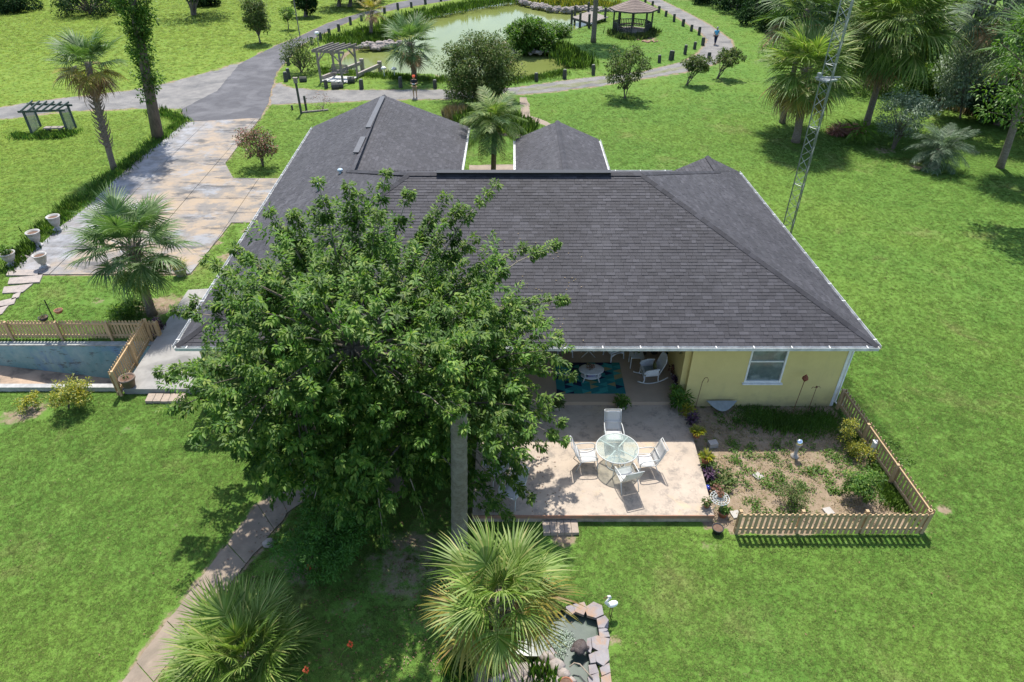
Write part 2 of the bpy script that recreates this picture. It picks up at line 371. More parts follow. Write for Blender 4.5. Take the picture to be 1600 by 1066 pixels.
# patio concrete, cream with mildew speckle
m_patio, nt, b, g = newmat('cream_patio_paint'); pos = g.outputs['Position']
c = _mix(nt, _map(nt, _noise(nt, pos, 1.3, 6, .65), .35, .7), (.40,.325,.25), (.31,.25,.19))
c = _mix(nt, _map(nt, _noise(nt, pos, 2.4, 8, .8, .2), .50, .62, 0, .85), c, (.19,.16,.13))
c = _mix(nt, _map(nt, _noise(nt, pos, .8, 6, .7, .6), .58, .70, 0, .6), c, (.47,.34,.19))
c = _mix(nt, _map(nt, _noise(nt, pos, 12, 4, .8), .60, .75, 0, .5), c, (.26,.22,.18))
nt.links.new(c, b.inputs['Base Color']); b.inputs['Roughness'].default_value = .7; _bump(nt, b, _noise(nt, pos, 45, 5), .12)
def sheet(name, poly, z, m):
    """flat polygon, triangulated"""
    from mathutils.geometry import tessellate_polygon
    P = [Vector((p[0], p[1], z)) for p in poly]; tr = tessellate_polygon([P]); mb = MB(); mb.add(P, tr)
    me = mkmesh(name, mb.v, mb.f, m)
    if me.polygons[0].normal.z < 0: me.flip_normals()
    o = link(name, me); o['kind'] = 'structure'; return o
def wob(poly, a, step=.6):
    out = []; n = len(poly)
    for i in range(n):
        p, q = Vector(poly[i][:2]+(0,) if isinstance(poly[i], tuple) else poly[i]), Vector(poly[(i+1) % n]); k = max(1, int((q-p).length/step))
        for j in range(k):
            r = p.lerp(q, j/k); r.x += a*noise.noise(r*1.1); r.y += a*noise.noise(r*1.1+Vector((9, 3, 1))); out.append(r)
    return out
sheet('gravel_road', wob(GRAVL, .6), .004, m_grav)
o = sheet('gravel_loop_road', wob(GRAVR, .3), .008, m_grav)
sheet('asphalt_drive', wob(ASPH, .12), .012, m_asph)
# grass strip between the wheel tracks
mid = GL([(812,142),(885,134),(964,125),(1003,118),(1069,105),(1100,92)])
ml = [m+Vector((0, .5, 0)) for m in mid]+[m-Vector((0, .45, 0)) for m in reversed(mid)]
m_strip = mat('track_grass', (.12,.135,.06), (.19,.18,.14), sc=1.3, rough=.95, bump=.6, bsc=25)
sheet('track_grass_strip', wob(ml, .5, .4), .016, m_strip)
# patched, older part of the asphalt
0 and sheet('asphalt_patch', wob(GL([(288,189),(405,186),(418,160),(428,122),(385,112),(345,143),(310,168)]), .2), .016, mat('new_asphalt', (.062,.06,.066), (.09,.088,.094), sc=2, rough=.9, bump=.3, bsc=70))
# concrete drive: slabs of their own
def clip(poly, a, nrmv):
    out = []; n = len(poly)
    for i in range(n):
        p, q = poly[i], poly[(i+1) % n]; dp = (p-a).dot(nrmv); dq = (q-a).dot(nrmv)
        if dp >= 0: out.append(p)
        if dp*dq < 0: out.append(p+(q-p)*(dp/(dp-dq)))
    return out
dr = bpy.data.objects.new('concrete_drive', None); C.objects.link(dr); dr['kind'] = 'structure'
def slabs(region, us, vs, U, V, o, top=.05, name='slab'):
    U, V, o = Vector(U).normalized(), Vector(V).normalized(), Vector(o)
    for i in range(len(us)-1):
        for j in range(len(vs)-1):
            p = [Vector((q[0], q[1], 0)) for q in region]
            for a, d in ((us[i]+.012, U), (-us[i+1]+.012, -U), (vs[j]+.012, V), (-vs[j+1]+.012, -V)):
                p = clip(p, o+d*a, d)
                if len(p) < 3: break
            if len(p) < 3: continue
            ar = abs(sum(p[k].x*p[(k+1) % len(p)].y-p[(k+1) % len(p)].x*p[k].y for k in range(len(p))))/2
            if ar < .15: continue
            mb = MB(); mb.prism(p, -.05, top+random.uniform(-.006, .006)); struct(name, mb, m_drive, dr)
Rg = [GL(r) for r in ([(289,192),(407,185),(373,228),(252,223)], [(252,223),(373,228),(352,256),(365,280),(184,278),(228,240)],
      [(184,278),(445,280),(445,349),(104,349),(131,329)], [(104,349),(362,349),(298,429),(71,430),(13,421),(52,395),(97,353)])]
Ax = G(326,189)-G(89,419); Ax.z = 0
for r, vv in zip(Rg, ([-30,-2.9,30], [-30,30], [-30,2.6,30], [-30,30])):
    r = [Vector((p.x, p.y, 0)) for p in r]
    y0 = min(p.y for p in r); y1 = max(p.y for p in r); k = max(1, round((y1-y0)/3.1))
    U = Vector((0, 1, 0)); V = Vector((1, -Ax.x/Ax.y, 0)); V = Vector((Ax.y, -Ax.x, 0)).normalized()
    o0 = G(326,189); o0.z = 0
    us = [y0-.013+(y1-y0+.026)*i/k for i in range(k+1)]
    # cut rows at fixed y, columns parallel to the long joint
    for i in range(k):
        p = clip(clip(r, Vector((0, us[i]+.012, 0)), U), Vector((0, us[i+1]-.012, 0)), -U)
        for a, bb in ((-40, 0), (0, 3.4), (3.4, 6.8), (6.8, 40)):
            q = clip(clip(p, o0+V*(a+.012), V), o0+V*(bb-.012), -V) if len(p) > 2 else []
            if len(q) < 3: continue
            ar = abs(sum(q[t].x*q[(t+1) % len(q)].y-q[(t+1) % len(q)].x*q[t].y for t in range(len(q))))/2
            if ar < .12: continue
            mb = MB(); mb.prism(q, -.05, .05+random.uniform(-.005, .005)); struct('slab', mb, m_drive, dr)
# foreground path in poured sections
pth = bpy.data.objects.new('garden_path', None); C.objects.link(pth); pth['kind'] = 'structure'
L_ = GL([(530,690),(479,738),(434,770),(403,789),(355,851),(307,913),(262,971),(214,1036),(150,1120),(60,1230)])
R_ = GL([(575,705),(497,764),(452,802),(430,828),(384,882),(341,937),(292,1000),(240,1066),(180,1140),(100,1250)])
for i in range(len(L_)-1):
    n = 4; a = []
    for t in range(n+1): p = L_[i].lerp(L_[i+1], .01+.98*t/n); a.append(p+Vector((noise.noise(p*3)*.07, 0, 0)))
    for t in range(n, -1, -1): p = R_[i].lerp(R_[i+1], .01+.98*t/n); a.append(p+Vector((noise.noise(p*2.3)*.10, 0, 0)))
    mb = MB(); mb.prism(a, -.05, .03+random.uniform(-.008, .008)); struct('slab', mb, m_path, pth)
# patio slab, porch slab, terrace
mb = MB(); mb.prism(PATIO, -.05, ZP); struct('patio', mb, m_patio)
mb = MB(); mb.box(((PATIO_X0+PATIO_X1)/2, PATIO_Y0-.012, ZP-.06), (PATIO_X1-PATIO_X0+.02, .03, .125)); struct('patio_edging', mb, mat('red_edge_paint', (.34,.17,.11), (.22,.14,.10), sc=4, rough=.8))
mb = MB(); mb.prism([(-1.2,18.03),(6.12,18.03),(6.12,21.3),(-1.2,21.3)], 0, .45); struct('porch_floor', mb, mat('porch_paint', (.38,.29,.21), (.33,.26,.19), sc=2, rough=.6, bump=.05))
mb = MB(); mb.prism(TERR, -.05, .25); struct('terrace', mb, mat('grey_terrace_concrete', (.24,.23,.215), (.30,.29,.27), sc=1.1, rough=.85, bump=.1, c3=(.17,.165,.155), sc3=.7))
for q in SPATH: sheet('stone_path', wob(q, .15, .5), .006, m_path)
# sunken ramp with its painted retaining wall
mb = MB()
fl = lambda x: max(-2.1, min(-.02, -2.07-(x-PIT_X1)*.162))
mb.grid(lambda u, v: (-60+(PIT_X1+60)*u, PIT_Y0+(PIT_Y1-PIT_Y0)*v, fl(-60+(PIT_X1+60)*u)), 40, 1)
struct('ramp_floor', mb, mat('ramp_concrete', (.42,.31,.22), (.34,.25,.18), sc=2.5, rough=.9, bump=.2, c3=(.12,.10,.08), sc3=.8))
m_blue, nt, b, g = newmat('blue_wall_paint'); pos = g.outputs['Position']
c = _mix(nt, _map(nt, _noise(nt, _scaled(nt, pos, (1,1,.8)), 1.4, 6, .7), .35, .65), (.12,.27,.28), (.25,.37,.36))
c = _mix(nt, _map(nt, _noise(nt, _scaled(nt, pos, (1,1,.35)), 1.0, 6, .7, .5), .5, .62), c, (.13,.24,.34))
c = _mix(nt, _map(nt, _noise(nt, _scaled(nt, pos, (.8,1,2.2)), 2.2, 7, .75), .56, .64, 0, .85), c, (.07,.08,.075))
nt.links.new(c, b.inputs['Base Color']); b.inputs['Roughness'].default_value = .8; _bump(nt, b, _noise(nt, pos, 20, 5), .3)
mb = MB(); mb.prism([(-60,PIT_Y1),(PIT_X1,PIT_Y1),(PIT_X1,PIT_Y1+.2),(-60,PIT_Y1+.2)], -2.3, .02)
o = single('retaining_wall', mb, m_blue, 'weathered blue painted retaining wall along the sunken ramp', 'wall', (0,0,0))
mb = MB(); mb.box((-37.2, PIT_Y1+.1, .045), (45.4, .26, .05)); part('coping', mb, mat('pale_coping', (.36,.37,.34), (.22,.23,.21), sc=5, rough=.85), o)
mb = MB(); mb.prism([(-60,PIT_Y0-.22),(PIT_X1,PIT_Y0-.22),(PIT_X1,PIT_Y0),(-60,PIT_Y0)], -2.3, .2)
mb.prism([(PIT_X1,PIT_Y0-.22),(PIT_X1+.2,PIT_Y0-.22),(PIT_X1+.2,PIT_Y1+.2),(PIT_X1,PIT_Y1+.2)], -2.3, .02)
single('ramp_kerb_wall', mb, mat('kerb_white', (.40,.39,.36), (.25,.245,.23), sc=3, rough=.85, bump=.2), 'low whitish concrete wall on the lawn side of the sunken ramp', 'wall', (0,0,0))
# pond water
m_water, nt, b, g = newmat('green_pond_water')
c = _mix(nt, _map(nt, _noise(nt, _scaled(nt, g.outputs['Position'], (1,.25,1)), .22, 5, .6), .35, .65), (.125,.150,.040), (.160,.185,.055))
nt.links.new(c, b.inputs['Base Color']); b.inputs['Roughness'].default_value = .10; b.inputs['Specular IOR Level'].default_value = .05
_bump(nt, b, _noise(nt, g.outputs['Position'], 1.5, 3), .05, .02)
xs_ = [p.x for p in POND]; ys_ = [p.y for p in POND]
o = sheet('pond_water', [(min(xs_)-.5,min(ys_)-.5),(max(xs_)+.5,min(ys_)-.5),(max(xs_)+.5,max(ys_)+.5),(min(xs_)-.5,max(ys_)+.5)], -.35, m_water)
# ================================================================ the house
ZE = 3.1
A_,B_,C_ = Vector((-10.96,17.73,ZE)), Vector((11.94,17.73,ZE)), Vector((11.5,32.9,ZE))
R1, R2 = Vector((-3.96,24.7,6.2)), Vector((4.95,24.7,6.2))
J_, P_, K_ = Vector((-7.2,28.4,4.86)), Vector((-7.4,39.9,4.9)), Vector((-11.8,39.9,ZE))
V_, E1 = Vector((-2.6,32.9,ZE)), Vector((-2.6,39.9,ZE))
J2, P2, V2 = Vector((9.85,30.8,3.88)), Vector((9.85,32.9,3.86)), Vector((8.2,32.9,ZE))
house = thing('house', 'single storey yellow house with dark grey shingle roof and white gutters', 'house', (0,18,0))
m_wall = mat('yellow_stucco', (.62,.52,.22), (.57,.475,.20), sc=1.6, rough=.85, bump=.15, bsc=60)
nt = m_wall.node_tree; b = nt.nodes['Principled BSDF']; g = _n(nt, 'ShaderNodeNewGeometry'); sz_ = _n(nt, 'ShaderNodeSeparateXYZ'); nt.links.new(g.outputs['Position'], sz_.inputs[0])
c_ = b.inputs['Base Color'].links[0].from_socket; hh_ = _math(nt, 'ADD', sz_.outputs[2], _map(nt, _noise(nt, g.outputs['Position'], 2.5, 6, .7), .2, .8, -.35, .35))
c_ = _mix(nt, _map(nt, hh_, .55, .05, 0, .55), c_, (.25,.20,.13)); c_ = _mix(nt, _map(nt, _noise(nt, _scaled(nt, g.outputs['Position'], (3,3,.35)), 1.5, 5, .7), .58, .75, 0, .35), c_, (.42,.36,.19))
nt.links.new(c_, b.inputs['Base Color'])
m_white = mat('white_trim', (.74,.74,.72), (.62,.62,.60), sc=5, rough=.5)
m_gut = mat('white_gutter', (.62,.63,.62), (.40,.40,.39), sc=3, rough=.5)
m_deck = mat('roof_felt', (.03,.03,.033), rough=.9)
m_sh, nt, b, g = newmat('charcoal_shingle'); pos = g.outputs['Position']
r = _n(nt, 'ShaderNodeValToRGB'); cr = r.color_ramp; oi = _n(nt, 'ShaderNodeObjectInfo'); nt.links.new(_math(nt, 'FRACT', _math(nt, 'ADD', g.outputs['Random Per Island'], _math(nt, 'MULTIPLY', oi.outputs['Random'], 7.3))), r.inputs[0])
for _ in range(3): cr.elements.new(.5)
for e, (p, c) in zip(cr.elements, ((0,(.020,.019,.023)),(.3,(.027,.025,.029)),(.62,(.034,.032,.037)),(.86,(.042,.040,.046)),(1,(.058,.055,.062)))): e.position = p; e.color = (*c, 1)
c = _mix(nt, _map(nt, _noise(nt, pos, 60, 3, .8), .3, .7, .0, .4), r.outputs[0], (.058,.056,.061))
c = _mix(nt, _map(nt, _noise(nt, _scaled(nt, pos, (1,.28,.28)), .8, 5, .65), .5, .75, 0, .4), c, (.075,.073,.077))
c = _bright(nt, c, _map(nt, _noise(nt, pos, .35, 4), .3, .7, .82, 1.2))
nt.links.new(c, b.inputs['Base Color']); b.inputs['Roughness'].default_value = .75; b.inputs['Specular IOR Level'].default_value = .35
_bump(nt, b, _noise(nt, pos, 120, 3, .8), .5, .01)
# each roof plane: eave edge first, going along the eave
planes = [('front', [A_,B_,R2,R1]), ('right', [B_,C_,P2,J2,R2]), ('back', [C_+Vector((-.0,0,0)),V_,J_,R1,R2]), ('left', [K_,A_,R1,J_,P_]),
          ('geast', [V_,E1,P_,J_]), ('g2', [P2,V2,J2]),
          ('w1', [Vector((.2,37.7,ZE)),Vector((.2,32.9,ZE)),Vector((2.55,30.3,4.12)),Vector((2.55,37.7,4.12))]),
          ('w2', [Vector((4.9,32.9,ZE)),Vector((4.9,37.7,ZE)),Vector((2.55,37.7,4.12)),Vector((2.55,30.3,4.12))])]
mb = MB()
for nm, p in planes:
    q = [v-Vector((0,0,.03)) for v in p]; mb.add(q, [tuple(range(len(q)))])
for a_, b_, h_ in ((Vector((-11.8,39.88,0)),Vector((-2.6,39.88,0)),P_),(Vector((.2,37.68,0)),Vector((4.9,37.68,0)),Vector((2.55,37.68,4.1))),(Vector((8.2,32.88,0)),Vector((11.5,32.88,0)),P2)):
    mb.add([(a_.x,a_.y,ZE-.05),(b_.x,b_.y,ZE-.05),(h_.x,a_.y,h_.z-.05)], [(0,2,1)])
roof = part('roof', mb, m_deck, house, world=True)
hw = Vector(house.location)
def tabs_on(p, sing=0, exclude=None):
    n = Vector((0,0,0))
    for i in range(len(p)):
        a, b2 = p[i], p[(i+1) % len(p)]; n += Vector(((a.y-b2.y)*(a.z+b2.z),(a.z-b2.z)*(a.x+b2.x),(a.x-b2.x)*(a.y+b2.y)))
    n.normalize()
    if n.z < 0: n = -n
    e0, e1 = p[0], p[1]
    if abs(e0.z-e1.z) > .1: e0, e1 = (p[1], p[1]+Vector((0,-1,0)))
    u = (e1-e0); u.z = 0; u.normalize(); v = n.cross(u).normalized()
    if v.z < 0: v = -v
    uv = [((q-p[0]).dot(u), (q-p[0]).dot(v)) for q in p]; vmin = min(b3 for _, b3 in uv); vmax = max(b3 for _, b3 in uv)
    out = []; k = 0; ex = .142
    while vmin+k*ex < vmax:
        vv = vmin+k*ex; lo, hi = None, None
        xs = []
        for i in range(len(uv)):
            (u1, v1), (u2, v2) = uv[i], uv[(i+1) % len(uv)]
            vm = vv+.05
            if (v1 > vm) != (v2 > vm): xs.append(u1+(u2-u1)*(vm-v1)/(v2-v1))
        if len(xs) >= 2:
            lo, hi = min(xs), max(xs); s_ = lo-random.random()*.3
            while s_ < hi:
                wd = random.choice((.17,.24,.33,.33)); a0, a1 = max(s_, lo), min(s_+wd-.006, hi); s_ += wd
                if a1-a0 < .03: continue
                tp = random.uniform(.012,.022); up_ = min(ex+.02, vmax-vv)
                P = lambda uu, w_, t: p[0]+u*uu+v*w_+n*t
                q = [P(a0,vv-.004,0),P(a1,vv-.004,0),P(a0,vv-.004,tp),P(a1,vv-.004,tp),P(a1,vv+up_,.004),P(a0,vv+up_,.004)]
                if exclude and exclude((q[2]+q[3]+q[4]+q[5])/4): continue
                out.append((k, q))
        k += 1
    return out
TF = [(2,3,4,5),(0,1,3,2),(0,2,5),(1,4,3)]
rest = MB(); nsh = 0
for nm, p in planes:
    T = tabs_on(p, exclude=(lambda q: (.25 < q.x < 4.85 and q.y > 30.4 and (4.12-abs(q.x-2.55)*.434) > q.z)) if nm == 'back' else None)
    for k, q in T:
        if nm == 'front' and k < 8 and q[0].x > .6 and nsh < 290:
            c = (q[0]+q[1])/2; mm = MB(); mm.add([x-c for x in q], TF)
            link('shingle', mkmesh('shingle', mm.v, mm.f, m_sh), roof, c-hw); nsh += 1
        else: rest.add(q, TF)
o = part('shingles', rest, m_sh, roof, world=True); o['kind'] = 'stuff'
# ridge and hip caps
capm = MB(); capm.add([(-.16,-.14,-.05),(.16,-.14,-.05),(-.16,0,.035),(.16,0,.03),(-.16,.14,-.05),(.16,.14,-.05)], [(0,1,3,2),(2,3,5,4)])
cap_me = mkmesh('ridge_cap', capm.v, capm.f, m_sh)
def caps(a, b2, sp=.27):
    d = b2-a; n = int(d.length/sp); q = d.to_track_quat('X','Z')
    for i in range(n):
        o = link('ridge_cap', cap_me, roof, a+d*((i+.5)/n)+Vector((0,0,.035))-hw); o.rotation_euler = q.to_euler()
caps(B_, R2, .27); caps(A_, R1, .27); caps(R1, R2, .27); caps(J_, R1, .27); caps(J_, P_, .27); caps(J2, R2, .27)
caps(Vector((2.55,30.3,4.12)), Vector((2.55,37.7,4.12)), .27); caps(J2, P2, .27)
m_vent = mat('black_vent', (.018,.018,.02), rough=.5); m_lead = mat('lead_grey_vent', (.085,.083,.087), (.06,.06,.063), sc=6, rough=.5)
x0, x1 = G(682,272,6.3).x, G(955,272,6.3).x
mb = MB(); mb.box(((x0+x1)/2, 24.7, 6.27), (x1-x0, .24, .05)); mb.box(((x0+x1)/2, 24.7, 6.30), (x1-x0+.04, .30, .02)); part('ridge_vent', mb, m_vent, house, world=True)
for y0, y1, hh in ((34.0,39.4,m_lead),(30.4,32.5,m_lead)):
    mb = MB(); x = lambda y: -7.2-.2*(y-28.4)/11.5
    mb.beam((x(y0),y0,4.97),(x(y1),y1,4.99),.26,.05); part('ridge_vent', mb, hh, house, world=True)
# pipe vents
for (px, py, z) in ((533,276,None),(498,300,None)):
    q = G(px, py, 4.2); s_ = (q.x+11.2)*.427+3.1; q = G(px, py, s_)
    mb = MB(); mb.tube([q-Vector((0,0,.05)), q+Vector((0,0,.28))], .05, 10); mb.ball(q+Vector((0,0,.3)), .13, 10, (1,1,.6)); part('pipe_vent', mb, mat('pale_blue_cap', (.42,.52,.58), rough=.4), house, True, True)
# gutters with hangers, soffit
def gutter(a, b2, inn):
    a, b2, inn = Vector(a), Vector(b2), Vector(inn).normalized(); d = (b2-a).normalized()
    mb = MB(); o_ = -inn
    for (off, z, wd, hh) in ((.0,-.06,.02,.13),(.12,-.05,.012,.11),(.06,-.11,.12,.012)):
        mb.beam(a+o_*off+Vector((0,0,z)), b2+o_*off+Vector((0,0,z)), wd, hh)
    g_ = part('gutter', mb, m_gut, house, world=True)
    n = int((b2-a).length/1.22)
    for i in range(n+1):
        q = a+(b2-a)*(i+.3)/(n+.6); mm = MB(); mm.box((0,0,0), (.03,.15,.018), rz=atan2(d.y,d.x))
        link('hanger', mkmesh('hanger', mm.v, mm.f, m_white), g_, q+o_*.06+Vector((0,0,.008))-hw)
gutter(A_, B_, (0,1,0)); gutter(B_, C_, (-1,0,0)); gutter(A_, K_, (1,0,0)); gutter((-2.6,33,ZE), E1, (-1,0,0))
gutter((.2,33,ZE), (.2,37.7,ZE), (1,0,0)); gutter((4.9,33,ZE), (4.9,37.7,ZE), (-1,0,0)); gutter((4.9,32.9,ZE),(8.2,32.9,ZE),(0,-1,0))
mb = MB(); mb.prism([(-10.93,17.76),(11.9,17.76),(11.48,32.87),(-11.4,32.87)], 2.96, 2.99); mb.prism([(-11.4,32.88),(-2.62,32.88),(-2.62,39.87),(-11.78,39.87)], 2.96, 2.99); mb.prism([(.22,32.88),(4.88,32.88),(4.88,37.67),(.22,37.67)], 2.96, 2.99)
part('soffit', mb, m_white, house, world=True)
# walls
def wallpart(a, b2, t=.2, z0=0, z1=2.955):
    mb = MB(); a, b2 = Vector((*a,0)), Vector((*b2,0)); d = (b2-a).normalized(); n = Vector((-d.y,d.x,0))*t
    mb.prism([a,b2,b2+n,a+n], z0, z1); part('wall', mb, m_wall, house, world=True)
WX0, WX1 = G(1162,598,1.12).x-.0, G(1219,598,1.12).x
WX0 = GY(1162,598,18.3).x; WX1 = GY(1219,598,18.3).x
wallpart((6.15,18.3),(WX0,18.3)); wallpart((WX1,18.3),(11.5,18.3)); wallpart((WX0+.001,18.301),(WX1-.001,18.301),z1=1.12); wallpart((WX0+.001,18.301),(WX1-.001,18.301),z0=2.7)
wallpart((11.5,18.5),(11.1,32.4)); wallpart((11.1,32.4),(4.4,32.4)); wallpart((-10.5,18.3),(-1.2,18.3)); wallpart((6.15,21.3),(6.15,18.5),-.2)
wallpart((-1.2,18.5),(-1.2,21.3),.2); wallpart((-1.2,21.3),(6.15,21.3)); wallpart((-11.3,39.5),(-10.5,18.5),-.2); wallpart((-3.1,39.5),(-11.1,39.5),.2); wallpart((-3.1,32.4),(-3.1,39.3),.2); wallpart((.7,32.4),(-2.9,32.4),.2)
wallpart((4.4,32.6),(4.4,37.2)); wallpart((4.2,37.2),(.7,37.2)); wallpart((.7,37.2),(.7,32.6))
mb = MB(); mb.box((11.46,18.29,1.5),(.1,.03,2.9)); part('corner_trim', mb, m_white, house, world=True)
mb = MB(); mb.tube([(11.62,18.4,2.95),(11.62,18.4,.15),(11.75,18.3,.06)], .04, 8); part('downspout', mb, m_white, house, True, True)
# window
m_glass = mat('window_glass', (.08,.11,.11), (.16,.20,.18), sc=1.2, rough=.08, spec=.8, c3=(.24,.28,.27), sc3=1.8)
def window(x0, x1, z0, z1, y, rail):
    mb = MB(); t = .06
    mb.box(((x0+x1)/2,y+.03,z0+t/2),(x1-x0,.09,t)); mb.box(((x0+x1)/2,y+.03,z1-t/2),(x1-x0,.09,t)); mb.box((x0+t/2,y+.03,(z0+z1)/2),(t,.09,z1-z0-2*t)); mb.box((x1-t/2,y+.03,(z0+z1)/2),(t,.09,z1-z0-2*t))
    wn = part('window', mb, m_white, house, world=True)
    mb = MB(); mb.box(((x0+x1)/2,y+.045,rail),(x1-x0-2*t-.002,.05,.05)); part('sash_rail', mb, m_white, wn, world=True)
    for a, b3 in ((z0+t,rail-.026),(rail+.026,z1-t)):
        mb = MB(); mb.box(((x0+x1)/2,y+.06,(a+b3)/2),(x1-x0-2*t-.004,.012,b3-a-.002)); part('pane', mb, m_glass, wn, world=True)
    mb = MB(); mb.box(((x0+x1)/2,y-.03,z0-.03),(x1-x0+.12,.12,.05)); part('sill', mb, m_white, wn, world=True)
window(WX0, WX1, 1.12, 2.7, 18.3, GY(1190,566,18.3).z)
window(-9.4, -7.6, 1.0, 2.4, 18.18, 1.7)
# porch door and window on the back wall, white post
mb = MB(); mb.box((1.0,21.28,1.5),(1.9,.05,2.1)); d_ = part('door', mb, m_white, house, world=True)
for x in (.55,1.45):
    mb = MB(); mb.box((x,21.25,1.5),(.75,.02,1.8)); part('pane', mb, m_glass, d_, world=True)
mb = MB(); mb.box((3.9,21.28,1.75),(1.5,.05,1.2)); d_ = part('window', mb, m_white, house, world=True)
mb = MB(); mb.box((3.9,21.25,1.75),(1.34,.02,1.04)); part('pane', mb, m_glass, d_, world=True)
for x in (-1.05, ):
    mb = MB(); mb.box((x,18.2,1.71),(.14,.14,2.5)); part('porch_post', mb, m_white, house, world=True)
mb = MB(); mb.box((2.5,18.35,2.86),(7.0,.14,.18)); part('porch_beam', mb, m_white, house, world=True)
# ================================================================ lattice mast
tw = thing('radio_mast', 'tall galvanised lattice mast rising beside the right side of the house', 'mast', (12.12,26.8,0), .5)
m_galv = mat('galvanised', (.27,.29,.28), (.20,.22,.21), sc=6, rough=.5, metal=.5)
TWR = .26
lg = [Vector((TWR*cos(a), TWR*sin(a), 0)) for a in (0, 2.094, 4.189)]
for l in lg:
    mb = MB(); mb.tube([l, l+Vector((0,0,22))], .022, 8); part('leg', mb, m_galv, tw, True)
for s3 in range(9):
    z0 = .1+s3*2.4
    mb = MB()
    for i in range(3):
        a, b2 = lg[i], lg[(i+1) % 3]; n = 6
        for k in range(n):
            p, q = (a, b2) if k % 2 else (b2, a)
            mb.tube([p+Vector((0,0,z0+k*.4)), q+Vector((0,0,z0+(k+1)*.4))], .010, 5, False)
        mb.tube([a+Vector((0,0,z0)), b2+Vector((0,0,z0))], .013, 5, False)
    part('bracing', mb, m_galv, tw)
mb = MB(); z0 = GY(1283,125,26.8).z; mb.box((0,.05,z0),(.62,.5,.06)); mb.tube([(-.5,.2,z0+.1),(.55,-.1,z0+.05)],.03,8); mb.box((-.3,.2,z0+.15),(.12,.12,.2)); part('antenna_bracket', mb, m_galv, tw)
# ================================================================ picket fences
m_pick = mat('pressure_treated_pine', (.42,.30,.17), (.35,.245,.135), sc=7, rough=.8, bump=.15, bsc=50, isl=.1, stretch=(1,1,.3))
m_pick2 = mat('new_pine', (.50,.35,.19), (.40,.28,.155), sc=7, rough=.8, bump=.15, bsc=50, isl=.1, stretch=(1,1,.3))
def fence(a, b2, h, label, side, m, post_sp=2.0, sp=.135, base=0, z0=None):
    a, b2 = Vector((a[0],a[1],0)), Vector((b2[0],b2[1],0)); d = b2-a; L = d.length; u = d/L; rz = atan2(u.y,u.x)
    t = thing('picket_fence', label, 'fence', (a.x,a.y,base), rz)
    w_ = .088; hh = h
    pm = MB(); pm.add([(-w_/2,-.01,.05),(w_/2,-.01,.05),(w_/2,-.01,hh-.05),(w_/4,-.01,hh),(-w_/4,-.01,hh),(-w_/2,-.01,hh-.05)]+[(-w_/2,.01,.05),(w_/2,.01,.05),(w_/2,.01,hh-.05),(w_/4,.01,hh),(-w_/4,.01,hh),(-w_/2,.01,hh-.05)],
        [(0,1,2,3,4,5),(11,10,9,8,7,6)]+[(i,i+6,(i+1)%6+6,(i+1)%6) for i in range(6)])
    pme = mkmesh('picket', pm.v, pm.f, m); n = int(L/sp)
    for i in range(n+1):
        o = link('picket', pme, t, ((i+.3)*L/(n+.6), side*.035, random.uniform(-.006,.006))); o.rotation_euler = (random.uniform(-.01,.01), random.uniform(-.015,.015), 0)
    for z in (.22, h-.14):
        mb = MB(); mb.box((L/2,0,z),(L,.045,.085)); part('rail', mb, m, t)
    k = max(1, round(L/post_sp))
    for i in range(k+1):
        mb = MB(); mb.box((min(max(i*L/k,.05),L-.05),-side*.07,h/2-.01),(.09,.09,h+.02)); part('post', mb, m, t)
    return t
q0 = G(243,529); q1 = Vector((q0.x-8*1.98,22.45,0))
fence((q1.x,22.45),(q0.x+.35,22.45),.92,'natural pine picket fence running above the blue retaining wall',1,m_pick2)
fence((G(190,619).x-.05,G(190,619).y-.05),(q0.x-.05,22.3),1.15,'pine picket fence closing the grey terrace beside the ramp',1,m_pick2,2.2,.15)
fa, fb, fc = G(1147,834), G(1437,829), G(1321,607,.93)
fence(fa, (fb.x,fa.y), .93, 'weathered picket fence along the lawn edge of the flower bed', -1, m_pick, 1.95, .16)
fence((fb.x+.06,fa.y+.05), (fc.x,fc.y), .93, 'picket fence running from the house corner down the right of the flower bed', -1, m_pick, 1.95, .16)
for px, py, h, lb in ((1360,712,.62,'white capped post inside the right fence of the flower bed'),(1312,632,.6,'white post beside the house corner and fence end')):
    q = G(px,py); mb = MB(); mb.box((0,0,h/2),(.14,.14,h)); o = single('post', mb, m_white, lb, 'post', q); mb = MB(); mb.box((0,0,h+.012),(.17,.17,.025)); part('cap', mb, m_white, o)
# ================================================================ vegetation
m_leaf_big = leafmat('glossy_tree_leaves', [(.034,.088,.014),(.056,.130,.018),(.092,.180,.026,.65),(.155,.25,.038,.9),(.24,.29,.06,1)], .38, .5, .22, .42)
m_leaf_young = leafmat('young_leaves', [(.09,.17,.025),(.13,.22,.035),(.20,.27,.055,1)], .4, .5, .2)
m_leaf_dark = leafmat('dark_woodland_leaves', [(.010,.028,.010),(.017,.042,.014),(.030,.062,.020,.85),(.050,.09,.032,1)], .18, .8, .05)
m_leaf_oliv = leafmat('olive_leaves', [(.055,.095,.024),(.080,.125,.032),(.115,.16,.045,.8),(.17,.15,.06,1)], .3, .6, .15)
m_leaf_silv = leafmat('silver_green_leaves', [(.12,.17,.10),(.17,.23,.14),(.24,.30,.21,1)], .2, .5)
m_leaf_lime = leafmat('light_green_leaves', [(.06,.13,.015),(.09,.18,.02),(.13,.22,.03,1)], .35, .5)
m_leaf_rose = leafmat('crepe_myrtle_leaves', [(.04,.08,.02),(.06,.11,.025),(.28,.10,.09,.8),(.38,.15,.14,1)], .25, .5)
m_leaf_yel = leafmat('croton_leaves', [(.07,.13,.02),(.20,.22,.02),(.42,.36,.03,.7),(.12,.16,.03,1)], .3, .4)
